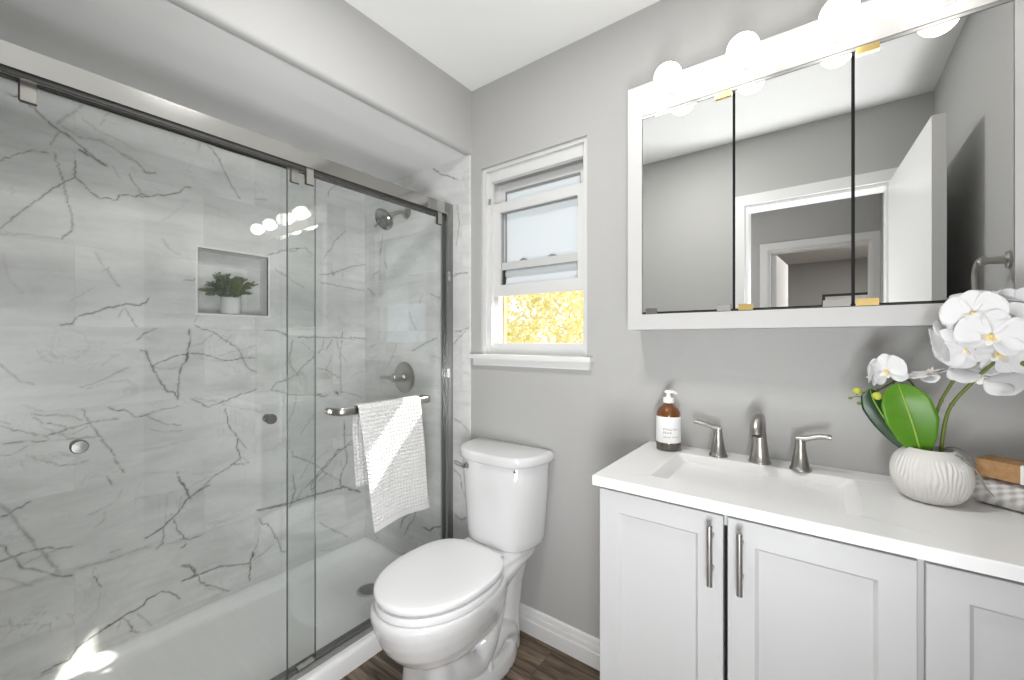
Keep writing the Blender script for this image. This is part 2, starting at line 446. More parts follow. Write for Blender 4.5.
# ------------------------------------------------------------------ marble tile, veins traced on the tiles themselves (mm)
VL=[(60,5,[(-1363,2075),(-1344,2077),(-1318,2062),(-1298,2040),(-1274,2019),(-1249,1998),(-1224,1987),(-1198,1965),(-1156,1931),(-1136,1916)]),(40,4,[(-1249,1993),(-1270,1940)]),(45,3,[(-1381,1842),(-1356,1871),(-1311,1907),(-1274,1908)]),(30,3,[(-1260,1916),(-1256,1891)]),(25,8,[(-1253,2023),(-1224,2067),(-1194,2113),(-1187,2127)]),(25,5,[(-1242,2017),(-1191,1995),(-1144,2005),(-1112,1992),(-1078,1976),(-1052,1968)]),(25,4,[(-1191,2066),(-1144,2036),(-1103,2029),(-1052,2014)]),(20,4,[(-1144,2063),(-1120,2124)]),(50,4,[(-1258,1910),(-1249,1861),(-1237,1817),(-1235,1781),(-1228,1745),(-1217,1706),(-1216,1652),(-1242,1612)]),(55,4,[(-1209,1906),(-1209,1844),(-1235,1820),(-1274,1772),(-1318,1711),(-1350,1668),(-1381,1619)]),(75,3.5,[(-1209,1844),(-1191,1829),(-1168,1800),(-1144,1784),(-1128,1792),(-1097,1792),(-1093,1810),(-1061,1822),(-1044,1818),(-1024,1835),(-999,1833)]),(50,3,[(-1061,1903),(-1050,1874),(-1026,1835)]),(50,4,[(-1095,1980),(-1065,1965),(-1037,1957),(-1019,1937),(-1015,1924),(-980,1933)]),(65,7,[(-1198,1948),(-1168,1934),(-1128,1915)]),(25,4,[(-1112,1918),(-1087,1880)]),(20,4,[(-1381,1602),(-1318,1613),(-1249,1611)]),(50,4,[(-813,2122),(-780,2102),(-746,2041),(-710,1965),(-674,1913)]),(70,3.5,[(-1030,1822),(-1002,1832),(-956,1848),(-902,1876),(-887,1902),(-863,1907)]),(40,4,[(-1030,1951),(-1016,1926),(-984,1934)]),(25,3,[(-698,1955),(-686,1917)]),(40,3,[(-611,1928),(-559,1940)]),(60,3,[(-559,1669),(-518,1682),(-461,1712),(-394,1731)]),(50,3,[(-887,1505),(-856,1506),(-848,1516)]),(20,5,[(-960,1669),(-941,1636),(-902,1612)]),(40,3,[(-518,1606),(-482,1578),(-454,1574)]),(12,4,[(-960,1742),(-917,1790),(-887,1829)]),(80,3.5,[(-1246,1305),(-1219,1307),(-1207,1332),(-1198,1340),(-1156,1356),(-1140,1365),(-1082,1386),(-1061,1391),(-1041,1389),(-1012,1399),(-1003,1421)]),(50,3,[(-1076,1378),(-1061,1344),(-1039,1301)]),(25,3,[(-1078,1377),(-1095,1337)]),(45,3,[(-1039,1251),(-1021,1275),(-999,1287)]),(25,5,[(-1156,1577),(-1140,1538),(-1091,1459)]),(30,4,[(-1136,1513),(-1120,1528)]),(12,5,[(-1220,1390),(-1191,1419),(-1156,1455)]),(10,6,[(-1375,1540),(-1363,1453),(-1334,1406)]),(40,3.5,[(-1381,1170),(-1363,1143),(-1341,1111),(-1308,1096)]),(25,3,[(-1334,1030),(-1304,1006),(-1284,996)]),(50,3,[(-1314,998),(-1284,985),(-1256,985),(-1220,974),(-1194,956)]),(50,3,[(-1308,981),(-1288,958),(-1235,939),(-1230,927),(-1249,920),(-1284,911)]),(45,3,[(-1381,966),(-1344,944),(-1304,920),(-1281,910),(-1270,898)]),(50,3.5,[(-1381,907),(-1334,903),(-1274,894),(-1235,894),(-1191,889),(-1156,886)]),(45,4,[(-1274,917),(-1220,931),(-1175,940),(-1128,946),(-1095,945)]),(50,4,[(-1191,994),(-1175,950),(-1156,912),(-1136,866),(-1118,834)]),(30,4,[(-1198,1078),(-1168,1084),(-1140,1098),(-1095,1126),(-1065,1141)]),(12,5,[(-1140,1151),(-1112,1183),(-1078,1202)]),(65,3.5,[(-1124,994),(-1095,975),(-1078,978),(-1055,959),(-1050,948),(-1039,942),(-999,950)]),(30,3,[(-1179,929),(-1213,908),(-1242,908),(-1256,916)]),(30,3,[(-1294,951),(-1263,925),(-1220,899)]),(30,3,[(-1381,980),(-1360,967)]),(18,4,[(-1179,1068),(-1136,1084),(-1074,1093),(-1039,1064)]),(40,3,[(-1030,1258),(-1016,1276),(-979,1298)]),(80,4,[(-1030,1210),(-1012,1205),(-1002,1169),(-993,1142),(-970,1086),(-948,1042),(-917,1026),(-909,1000)]),(60,5,[(-869,1297),(-867,1240),(-874,1183),(-881,1155),(-897,1134),(-904,1078),(-909,1010)]),(70,8,[(-874,1196),(-879,1164)]),(60,3.5,[(-993,1142),(-956,1164),(-912,1183),(-871,1194),(-818,1189),(-780,1173),(-740,1157),(-692,1160),(-637,1165),(-605,1162)]),(50,4,[(-850,1316),(-824,1298),(-780,1286),(-746,1256),(-680,1208),(-662,1163),(-643,1120),(-624,1104),(-605,1100)]),(70,3.5,[(-863,995),(-834,976),(-802,952),(-751,966),(-698,986),(-637,1001),(-605,1015)]),(25,4,[(-780,1279),(-824,1233),(-866,1227)]),(30,3,[(-991,1142),(-951,1130),(-902,1134)]),(25,3,[(-757,1179),(-698,1198),(-668,1204),(-605,1224)]),(70,4,[(-565,1296),(-504,1296),(-475,1279),(-461,1276)]),(50,3,[(-461,1050),(-518,1033),(-538,1002),(-489,987),(-446,970)]),(25,3,[(-850,1329),(-834,1368)]),(12,3,[(-605,1295),(-605,1005)]),(20,3,[(-834,1169),(-746,1152)]),(25,3,[(-861,998),(-813,989),(-768,971)]),(35,3,[(-1030,945),(-1012,949),(-956,965),(-897,969)]),(45,3,[(-1014,943),(-979,920),(-946,899),(-897,889)]),(25,3,[(-998,887),(-951,866),(-892,865)]),(65,4,[(-734,935),(-719,852),(-683,791),(-689,751),(-671,695),(-713,671)]),(55,3.5,[(-683,791),(-646,735)]),(50,3.5,[(-710,674),(-662,666),(-637,667)]),(50,4,[(-716,665),(-780,638),(-824,598),(-856,578),(-866,566)]),(75,4,[(-912,692),(-902,655),(-884,621),(-874,587),(-863,565)]),(25,3,[(-746,957),(-662,926),(-579,900)]),(20,3,[(-866,616),(-791,641)]),(15,4,[(-1030,807),(-960,807),(-912,816)]),(25,3,[(-528,696),(-511,721),(-472,732)]),(12,3,[(-1030,716),(-912,692),(-834,665),(-722,650)]),(35,3,[(-1381,867),(-1353,866),(-1331,881),(-1311,887)]),(35,3,[(-1324,852),(-1284,825),(-1246,800),(-1213,797),(-1175,802)]),(50,3.5,[(-1140,871),(-1112,821),(-1095,772),(-1078,733)]),(60,4,[(-1126,731),(-1112,697)]),(70,4,[(-1378,664),(-1356,673),(-1316,693)]),(30,9,[(-1381,709),(-1356,656),(-1331,597),(-1311,554)]),(30,3,[(-1132,596),(-1136,564),(-1160,545)]),(20,4,[(-1175,600),(-1112,620)]),(20,3,[(-1249,851),(-1194,812)]),(20,3,[(-1065,608),(-1021,627)]),(20,3,[(-1082,671),(-1095,635)]),(55,4,[(-1381,569),(-1369,559),(-1364,532),(-1353,518),(-1341,485),(-1334,472),(-1314,462),(-1274,427),(-1258,412),(-1217,394)]),(55,4,[(-1381,515),(-1356,519),(-1304,524),(-1274,519),(-1249,505),(-1217,499)]),(25,3,[(-1328,484),(-1288,500),(-1249,498)]),(30,9,[(-1334,602),(-1308,544),(-1277,483),(-1249,424)]),(30,4,[(-1381,461),(-1350,437),(-1313,402)]),(22,7,[(-1209,414),(-1160,411),(-1095,409),(-1044,413),(-999,413)]),(30,3,[(-1116,434),(-1087,437)]),(50,3.5,[(-1160,364),(-1154,342),(-1140,316)]),(15,6,[(-1381,415),(-1334,412),(-1284,414)]),(25,4,[(-1363,317),(-1355,283)]),(85,4,[(-1140,152),(-1082,169),(-1061,177),(-1039,177),(-1017,184),(-1008,203),(-999,204)]),(50,3,[(-1078,161),(-1061,131),(-1052,97)]),(20,3,[(-1381,300),(-1318,273),(-1270,246)]),(10,3,[(-1183,204),(-1144,243)]),(80,4,[(-1289,86),(-1250,91),(-1221,94),(-1206,124),(-1150,146),(-1085,170)]),(70,3.5,[(-1010,200),(-960,211),(-928,187),(-902,151)]),(50,3,[(-1068,149),(-1045,90),(-1034,83)]),(30,3,[(-1085,166),(-1096,126)]),(30,3,[(-1039,164),(-991,83)]),(60,4,[(-895,288),(-864,270),(-847,228),(-895,223)]),(85,5,[(-904,656),(-881,612),(-869,570),(-887,550),(-907,520),(-936,496),(-956,475),(-979,465),(-1014,452)]),(60,5,[(-861,574),(-834,589),(-796,604)]),(50,4,[(-956,475),(-957,408),(-979,393)]),(50,4,[(-919,496),(-912,447),(-881,398)]),(50,4,[(-912,406),(-876,394),(-824,391)]),(60,5,[(-897,366),(-881,375)]),(20,3,[(-944,599),(-951,479)]),(30,3,[(-897,582),(-906,532)]),(60,4,[(-892,289),(-869,280),(-856,247),(-842,222)]),(60,4,[(-881,221),(-845,223),(-780,226),(-757,226),(-698,203),(-637,188)]),(70,5,[(-618,232),(-631,188),(-634,106)]),(80,8,[(-621,234),(-618,211)]),(30,3,[(-592,343),(-602,254),(-618,232)]),(60,4,[(-602,428),(-545,420),(-461,419)]),(70,3.5,[(-592,386),(-579,352),(-552,343),(-531,299),(-500,228),(-489,183),(-468,171)]),(45,3,[(-518,235),(-585,205),(-618,193)]),(15,3,[(-1030,619),(-984,614),(-912,611)]),(20,3,[(-946,398),(-856,388)]),(50,4,[(-895,290),(-858,266),(-826,182),(-717,94)]),(45,4,[(-895,222),(-826,221),(-759,227),(-637,185)]),(30,3,[(-717,90),(-800,146)]),(40,4,[(-291,256),(-123,115)]),(30,3,[(-291,102),(-220,83)]),(40,4,[(-241,2044),(-234,2082),(-185,2126)]),(55,4,[(-449,1702),(-420,1710),(-410,1727),(-361,1736),(-330,1704)]),(40,4,[(-268,1692),(-244,1737),(-220,1761),(-199,1811),(-134,1878)]),(40,4,[(-495,1588),(-464,1580),(-437,1556),(-374,1526)]),(45,4,[(-288,1605),(-241,1613),(-199,1630),(-105,1676),(-8,1702)]),(45,4,[(-281,1564),(-234,1560),(-134,1552),(-28,1545),(4,1545)]),(50,7,[(-220,1630),(-210,1615)]),(30,4,[(-156,1632),(-155,1602)]),(60,4,[(-407,1265),(-288,1264),(-156,1263),(4,1260)]),(30,3,[(-458,1304),(-314,1310),(-281,1314)]),(60,7,[(-484,1286),(-461,1274)]),(60,4,[(-156,1297),(-156,1263)]),(45,4,[(-434,1250),(-437,1208),(-455,1160),(-440,1111),(-407,1066),(-389,1016)]),(45,5,[(-495,1037),(-414,1067),(-389,1102),(-320,1161)]),(30,4,[(-389,1238),(-320,1184)]),(50,4,[(-268,1250),(-271,1205),(-294,1180)]),(50,4,[(-220,1250),(-254,1192)]),(45,4,[(-192,1250),(-178,1200)]),(45,4,[(-160,1250),(-171,1183),(-167,1030),(-164,943)]),(50,4,[(-301,1100),(-247,1081),(-171,1033)]),(30,4,[(-254,1088),(-220,1158)]),(60,5,[(-461,973),(-389,960),(-284,952)]),(40,6,[(-288,940),(-247,945)]),(45,4,[(-164,956),(-105,940),(-28,907)]),(60,9,[(-206,960),(-185,948)]),(35,4,[(-449,840),(-420,908),(-417,957)]),(30,4,[(-352,825),(-314,854)]),(25,4,[(-105,1039),(-28,1065),(4,1066)]),(25,4,[(-164,1170),(-127,1121)]),(55,5,[(-145,789),(-145,715),(-142,641),(-127,577),(-131,544),(-167,479),(-171,427),(-127,401)]),(60,5,[(-67,694),(-71,660),(-112,641),(-192,625),(-213,590),(-281,528),(-327,496),(-336,448)]),(35,3,[(-156,701),(-67,698)]),(55,4,[(-437,677),(-431,649),(-389,630),(-346,601),(-314,580)]),(35,4,[(-314,581),(-261,523),(-185,464)]),(35,4,[(-395,761),(-352,809),(-314,841)]),(50,4,[(-371,464),(-327,502)]),(40,4,[(-294,487),(-247,513)]),(30,4,[(-395,521),(-352,590),(-320,640)]),(30,4,[(-164,572),(-160,531)]),(30,4,[(-452,837),(-437,871)]),(25,4,[(-449,692),(-449,740)]),(20,4,[(-301,603),(-247,643)]),(65,7,[(-598,425),(-449,412),(-377,417),(-261,414),(-145,410),(-43,350)]),(50,5,[(-449,393),(-422,458),(-431,552)]),(40,4,[(-413,428),(-377,472)]),(50,5,[(-330,430),(-300,527),(-251,572),(-90,668)])]
VB=[(60,4,[(-259,2130),(-207,2088),(-149,2064),(-84,2029)]),(50,4,[(-681,1857),(-692,1791),(-709,1739)]),(40,4,[(-789,1607),(-771,1636),(-704,1650)]),(40,4,[(-709,1651),(-706,1600)]),(40,6,[(-824,1558),(-760,1511)]),(40,8,[(-660,1693),(-643,1664)]),(40,4,[(-449,1402),(-427,1354),(-391,1306)]),(60,4,[(-420,1193),(-308,1236),(-229,1263)]),(40,4,[(-809,1203),(-732,1230)]),(40,4,[(-363,1445),(-342,1486)]),(50,4,[(-281,1487),(-203,1459)]),(35,4,[(-649,1089),(-585,1161),(-554,1230)]),(30,4,[(-268,1168),(-203,1152)]),(60,5,[(-398,385),(-439,321),(-502,264),(-523,218)]),(70,5,[(-339,268),(-281,268),(-253,291),(-189,314)]),(60,4,[(-394,336),(-415,284),(-459,239),(-488,188)]),(65,4,[(-331,269),(-277,265),(-264,289),(-199,307)]),(40,4,[(-760,111),(-726,100)]),(50,4,[(-103,1290),(-14,1306)]),(40,3,[(-103,1576),(-26,1571)]),(50,4,[(-116,1565),(-55,1574),(-16,1570)]),(45,4,[(-116,1230),(-75,1265),(-29,1293)]),(40,4,[(-109,867),(-55,844),(-16,816)]),(50,4,[(-109,612),(-68,591),(-55,526),(-22,485)]),(50,4,[(-102,393),(-62,379),(-22,399)]),(40,4,[(-89,1908),(-75,1809),(-95,1714)])]

def vein_field(U, Z, veins, seed=3):
    rng = np.random.default_rng(seed)
    F = np.zeros((len(Z), len(U)), dtype=np.float32)
    for s, wd, pts in veins:
        P = np.array(pts, dtype=float) / 1000.0
        # roughen each straight run into a crack
        Q = [P[0]]
        for a, b in zip(P[:-1], P[1:]):
            n = max(1, int(np.hypot(*(b - a)) / 0.009))
            for k in range(1, n + 1):
                q = a + (b - a) * k / n
                if k < n: q = q + rng.normal(0, 0.0019, 2)
                Q.append(q)
        Q = np.array(Q); L = len(Q) - 1
        for i in range(L):
            a, b = Q[i], Q[i + 1]
            hw = wd / 1000.0 * 0.46 * (0.6 + 0.8 * rng.random())
            st = min(1, s / 100.0 * 1.4 * (0.7 + 0.6 * rng.random()))
            r = hw * 2.6 + 0.004
            i0, i1 = np.searchsorted(U, (min(a[0], b[0]) - r, max(a[0], b[0]) + r))
            j0, j1 = np.searchsorted(Z, (min(a[1], b[1]) - r, max(a[1], b[1]) + r))
            if i1 <= i0 or j1 <= j0: continue
            uu = U[i0:i1][None, :]; zz = Z[j0:j1][:, None]
            d = b - a; ll = max(d @ d, 1e-12)
            t = np.clip(((uu - a[0]) * d[0] + (zz - a[1]) * d[1]) / ll, 0, 1)
            dist = np.hypot(uu - (a[0] + t * d[0]), zz - (a[1] + t * d[1]))
            f = st * np.exp(-(dist / hw) ** 2) + 0.16 * st * np.exp(-(dist / (hw * 3)) ** 2)
            F[j0:j1, i0:i1] = np.maximum(F[j0:j1, i0:i1], f)
    return np.clip(F, 0, 1)

def tile_sheet(name, m, ax, const, u0, u1, z0, z1, veins, hole=None, step=0.004, depth=0.0, edge_u1=False):
    U = np.arange(u0, u1 + step / 2, step); U[-1] = u1
    Z = np.arange(z0, z1 + step / 2, step); Z[-1] = z1
    if hole:
        for k in (0, 1): U[np.argmin(abs(U - hole[k]))] = hole[k]
        for k in (2, 3): Z[np.argmin(abs(Z - hole[k]))] = hole[k]
    nu, nz = len(U), len(Z)
    F = vein_field(U, Z, veins).ravel()
    uu, zz = np.meshgrid(U, Z); uu = uu.ravel(); zz = zz.ravel(); cc = np.full_like(uu, const)
    V = np.stack([cc, uu, zz], 1) if ax == 'x' else np.stack([uu, cc, zz], 1)
    I = np.arange(nu * nz).reshape(nz, nu)
    Q = np.stack([I[:-1, :-1], I[:-1, 1:], I[1:, 1:], I[1:, :-1]], 2).reshape(-1, 4)
    if hole:
        cu = (U[:-1] + U[1:]) / 2; cz = (Z[:-1] + Z[1:]) / 2
        inh = ((cu[None, :] > hole[0]) & (cu[None, :] < hole[1]) & (cz[:, None] > hole[2]) & (cz[:, None] < hole[3])).ravel()
        Q = Q[~inh]
    V = list(map(tuple, V)); Q = Q.tolist(); F = F.tolist()
    def quad(*p):
        b = len(V); V.extend(p); F.extend([0.0] * 4); Q.append([b, b + 1, b + 2, b + 3])
    if hole:
        y0, y1, a, b = hole; c, d = const, const - depth
        quad((c, y0, a), (c, y1, a), (d, y1, a), (d, y0, a)); quad((c, y0, b), (d, y0, b), (d, y1, b), (c, y1, b))
        quad((c, y0, a), (d, y0, a), (d, y0, b), (c, y0, b)); quad((c, y1, a), (c, y1, b), (d, y1, b), (d, y1, a))
        quad((d, y0, a), (d, y1, a), (d, y1, b), (d, y0, b))
    if edge_u1:
        quad((u1, const, z0), (u1, 0.0, z0), (u1, 0.0, z1), (u1, const, z1))
    me = bpy.data.meshes.new(name); me.from_pydata(V, [], Q); me.update()
    at = me.attributes.new('vein', 'FLOAT', 'POINT'); at.data.foreach_set('value', np.array(F, dtype=np.float32))
    me.materials.append(m)
    o = bpy.data.objects.new(name, me); COL.objects.link(o); o['kind'] = 'structure'
    return o
NY0, NY1, NZ0, NZ1 = -0.839, -0.552, 1.368, 1.656
tile_sheet('wall_shower_side', M_TILE_L, 'x', -0.85, YF, 0.0, 0.04, 2.132, VL, (NY0, NY1, NZ0, NZ1), depth=0.09)
tile_sheet('wall_shower_back', M_TILE_B, 'y', -0.009, -0.85, -0.007, 0.0, 2.132, VB, edge_u1=True)
bm = bmesh.new()   # slim pale edging around the niche
for a in ((NY0 - .007, NY0, NZ0 - .007, NZ1 + .007), (NY1, NY1 + .007, NZ0 - .007, NZ1 + .007), (NY0, NY1, NZ1, NZ1 + .007), (NY0, NY1, NZ0 - .007, NZ0)):
    box(bm, -0.862, -0.8465, a[0], a[1], a[2], a[3])
struct('trim_niche', bm, mat('tile_edging', (0.90, 0.90, 0.89), 0.3), smooth=False)

# baseboard with its two stepped grooves
def baseboard(name, x0, x1, face, y):
    prof = [(0, 0), (0.017, 0), (0.017, 0.056), (0.0155, 0.058), (0.009, 0.059), (0.009, 0.063), (0.0135, 0.066), (0.0125, 0.080), (0.006, 0.0815), (0.006, 0.085), (0.0095, 0.088), (0.008, 0.102), (0.005, 0.106), (0, 0.107)]
    bm = bmesh.new(); loft(bm, [[(x, y - face * d, z) for d, z in prof] for x in (x0, x1)])
    return struct(name, bm, M_TRIM, smooth=False)
baseboard('baseboard_back', -0.007, 0.862, 1, 0.0)
baseboard('baseboard_front', -0.08, 0.915, -1, YF)

# ------------------------------------------------------------------ window
W1 = thing('window_1', None, None, (0.33, 0.05, 1.183)); W1['kind'] = 'structure'
M_WIN = mat('window_paint_white', (0.66, 0.66, 0.655), 0.38, spec=0.4)
obj('window_jamb', B((0.057, 0.076, 0.012, 0.135, 1.183, 2.05), (0.584, 0.603, 0.012, 0.135, 1.183, 2.05), (0.076, 0.584, 0.012, 0.135, 2.034, 2.05)), M_WIN, W1, smooth=False)
obj('stop_moulding', B((0.076, 0.099, 0.028, 0.045, 1.183, 2.034), (0.572, 0.584, 0.028, 0.045, 1.183, 2.034), (0.099, 0.572, 0.024, 0.050, 1.985, 2.034)), M_WIN, W1, bevel=0.003)
obj('outer_frame', B((0.076, 0.104, 0.075, 0.135, 1.183, 2.034), (0.566, 0.584, 0.075, 0.135, 1.183, 2.034), (0.104, 0.566, 0.055, 0.135, 1.992, 2.034), (0.076, 0.584, 0.040, 0.15, 1.165, 1.236)), M_WIN, W1, bevel=0.003)
obj('outer_track', B((0.104, 0.111, 0.108, 0.128, 1.236, 1.57)), mat('track_warm_light', (0.62, 0.44, 0.24), 0.5), W1, smooth=False)  # tan colour paints in warm outdoor light on the white track
obj('head_groove', B((0.099, 0.572, 0.052, 0.075, 1.984, 1.9915)), M_GREYMETAL, W1, smooth=False)
def sash(name, x0, x1, y0, y1, z0, z1, st, top, bot, m):
    s = obj(name, B((x0, x0 + st, y0, y1, z0, z1), (x1 - st, x1, y0, y1, z0, z1), (x0 + st, x1 - st, y0, y1, z1 - top, z1), (x0 + st, x1 - st, y0, y1, z0, z0 + bot)), m, W1, bevel=0.002)
    return s
rs = sash('upper_sash', 0.104, 0.568, 0.080, 0.105, 1.570, 1.984, 0.034, 0.034, 0.010, M_WIN)
obj('pane', B((0.138, 0.534, 0.090, 0.094, 1.578, 1.952)), M_FROST, rs, smooth=False)
obj('glazing_bead', B((0.138, 0.142, 0.082, 0.092, 1.58, 1.95), (0.530, 0.534, 0.082, 0.092, 1.58, 1.95), (0.142, 0.530, 0.082, 0.092, 1.942, 1.95)), M_GREYMETAL, rs, smooth=False)
fs = sash('raised_lower_sash', 0.099, 0.572, 0.045, 0.070, 1.455, 1.888, 0.034, 0.045, 0.050, M_WIN)
obj('glazing_bead', B((0.133, 0.137, 0.058, 0.072, 1.505, 1.843), (0.536, 0.540, 0.058, 0.072, 1.505, 1.843), (0.137, 0.536, 0.058, 0.072, 1.838, 1.843)), M_GREYMETAL, fs, smooth=False)
bm = bmesh.new()   # curved lower lip of frosted film, leaning out under the rail
pr_ = [(0.070, 1.575), (0.064, 1.562), (0.066, 1.548), (0.072, 1.54), (0.070, 1.525), (0.064, 1.508), (0.062, 1.500), (0.068, 1.500), (0.078, 1.54), (0.078, 1.575)]
loft(bm, [[(x, y, z) for y, z in pr_] for x in (0.152, 0.524)])
obj('frosted_lip', bm, M_FROST, fs)
obj('dark_side_gap', B((0.134, 0.150, 0.066, 0.080, 1.503, 1.60), (0.527, 0.538, 0.066, 0.080, 1.503, 1.60)), M_DARK, fs, bevel=0.004)  # dark blocks stand in for the shaded gaps beside the lip
rail = obj('aluminium_rail', B((0.137, 0.536, 0.058, 0.080, 1.576, 1.610)), mat('rail_grey', (0.56, 0.56, 0.55), 0.4), fs, bevel=0.005)
rail['label'] = 'grey rail across the frosted glass'
for x in (0.255, 0.405):
    obj('rail_lug', B((x - 0.017, x + 0.017, 0.060, 0.074, 1.610, 1.616), (x - 0.007, x + 0.007, 0.060, 0.074, 1.616, 1.620)), M_GREYMETAL, rail, bevel=0.001)
obj('sash_latch', B((0.082, 0.094, 0.024, 0.034, 1.885, 1.91)), M_GREYMETAL, W1, bevel=0.001)
bm = B((0.008, 0.630, -0.032, 0.045, 1.165, 1.184))
obj('window_sill', bm, M_TRIM, W1, bevel=0.006, seg=3)
obj('sill_apron', B((0.020, 0.618, -0.014, 0.0, 1.134, 1.165)), M_TRIM, W1, bevel=0.003)

# ------------------------------------------------------------------ doors seen in the mirror
def casing(name, x0, x1, zt, y, d, wdt=0.058):
    return struct(name, B((x0 - wdt, x0, y, y + d, 0, zt + wdt), (x1, x1 + wdt, y, y + d, 0, zt + wdt), (x0, x1, y, y + d, zt, zt + wdt)), M_TRIM, bevel=0.003)
casing('trim_1', 0.975, 1.615, 2.04, YF, 0.016)
struct('trim_2', B((0.975, 0.993, YF - 0.12, YF, 0, 2.04), (1.597, 1.615, YF - 0.12, YF, 0, 2.04), (0.993, 1.597, YF - 0.12, YF, 2.022, 2.04)), M_TRIM, smooth=False)
casing('trim_3', 0.965, 1.655, 2.03, -3.0, 0.016)
struct('trim_4', B((0.965, 0.983, -3.12, -3.0, 0, 2.03), (1.637, 1.655, -3.12, -3.0, 0, 2.03), (0.983, 1.637, -3.12, -3.0, 2.012, 2.03)), M_TRIM, smooth=False)
D1 = thing('door_1', None, None, (1.615, YF + 0.02, 0.0)); D1['kind'] = 'structure'
ang = math.atan2(0.025, 0.755)
Md = Matrix.Translation((1.603, YF + 0.018, 0)) @ Matrix.Rotation(-math.radians(3.0), 4, 'Z')
bm = bmesh.new(); box(bm, 0.0, 0.037, 0.0, 0.735, 0.012, 2.03, Md)
obj('door_leaf', bm, M_TRIM, D1, bevel=0.002)
bm = bmesh.new()
lathe(bm, [(0.030, 0), (0.030, 0.006), (0.012, 0.01), (0.011, 0.035), (0.024, 0.045), (0.027, 0.058), (0.018, 0.068), (0.001, 0.07)], 24, Md @ axis((0.0, 0.67, 0.95), (-1, 0, 0)))
obj('door_knob', bm, M_NICK, D1)
D2 = thing('door_2', None, None, (0.985, -3.12, 0.0)); D2['kind'] = 'structure'
Md2 = Matrix.Translation((0.985, -3.125, 0)) @ Matrix.Rotation(math.radians(4.5), 4, 'Z')
bm = bmesh.new(); box(bm, 0.0, 0.036, -0.66, 0.0, 0.012, 2.005, Md2)
obj('door_leaf', bm, M_TRIM, D2, bevel=0.002)
bm = bmesh.new()
lathe(bm, [(0.030, 0), (0.030, 0.006), (0.012, 0.01), (0.011, 0.035), (0.024, 0.045), (0.027, 0.058), (0.018, 0.068), (0.001, 0.07)], 24, Md2 @ axis((0.036, -0.6, 0.95), (1, 0, 0)))
obj('door_knob', bm, M_NICK, D2)
pf = thing('picture_frame', 'dark framed picture on the far bedroom wall, seen through both doorways in the mirror', 'picture frame', (1.65, -6.58, 1.6))
obj('frame', B((1.36, 1.98, -6.58, -6.555, 1.90, 1.935), (1.36, 1.98, -6.58, -6.555, 1.36, 1.395), (1.36, 1.395, -6.58, -6.555, 1.395, 1.90), (1.945, 1.98, -6.58, -6.555, 1.395, 1.90)), M_DARK, pf, bevel=0.003)
obj('mount', B((1.395, 1.945, -6.578, -6.568, 1.395, 1.90)), M_PAPER, pf, smooth=False)

# ------------------------------------------------------------------ outside
struct('ground_outside', B((-14, 10, 0.16, 16, -0.6, -0.5)), M_GROUND, smooth=False)
def tree(name, label, loc, rad, n, leaf, seed, m, trunk_h):
    rng = random.Random(seed); cx, cy, cz = loc
    t = thing(name, label, 'tree', (cx, cy, -0.5), 'trees outside the window')
    bm = bmesh.new()
    tube(bm, [(cx, cy, -0.5), (cx + .05, cy, cz - rad[2] * .75), (cx, cy + .04, cz - rad[2] * .4)], [0.09, 0.07, 0.03], 10, 5)
    for k in range(0):
        a = 2 * PI * k / 9
        tube(bm, [(cx, cy, cz - rad[2] * .5 + .06 * k), (cx + .45 * rad[0] * math.cos(a), cy + .45 * rad[1] * math.sin(a), cz + rng.uniform(-.2, .3)), (cx + .8 * rad[0] * math.cos(a), cy + .8 * rad[1] * math.sin(a), cz + rng.uniform(-.3, .5))], [0.03, 0.018, 0.006], 6, 4)
    obj('trunk', bm, M_BARK, t)
    V = []; Fc = []
    while len(Fc) < n:
        d = Vector((rng.gauss(0, 1), rng.gauss(0, 1), rng.gauss(0, 1))).normalized()
        r = rng.uniform(.35, 1.0) ** .6
        c = Vector((cx + d.x * rad[0] * r, cy + d.y * rad[1] * r, cz + d.z * rad[2] * r))
        if math.sin(c.x * 5.1 + 1) * math.sin(c.z * 6.3) * math.sin(c.y * 4.4 + c.x * 2) > 0.25: continue
        a = Vector((rng.gauss(0, 1), rng.gauss(0, 1), rng.gauss(0, 1))).normalized(); b = a.orthogonal().normalized()
        s = leaf * rng.uniform(.7, 1.3); k = len(V)
        V += [c - a * s, c + b * s * .45, c + a * s, c - b * s * .45]; Fc.append((k, k + 1, k + 2, k + 3))
    me = bpy.data.meshes.new('foliage'); me.from_pydata([tuple(v - Vector(t.location)) for v in V], [], Fc); me.materials.append(m)
    o = bpy.data.objects.new('foliage', me); COL.objects.link(o); o.parent = t
    o['kind'] = 'stuff'
tree('garden_tree', 'yellow-green tree outdoors, seen under the raised window sash', (-2.3, 4.0, 1.45), (1.35, 0.9, 1.5), 7000, 0.055, 5, M_TREE, 1.0)
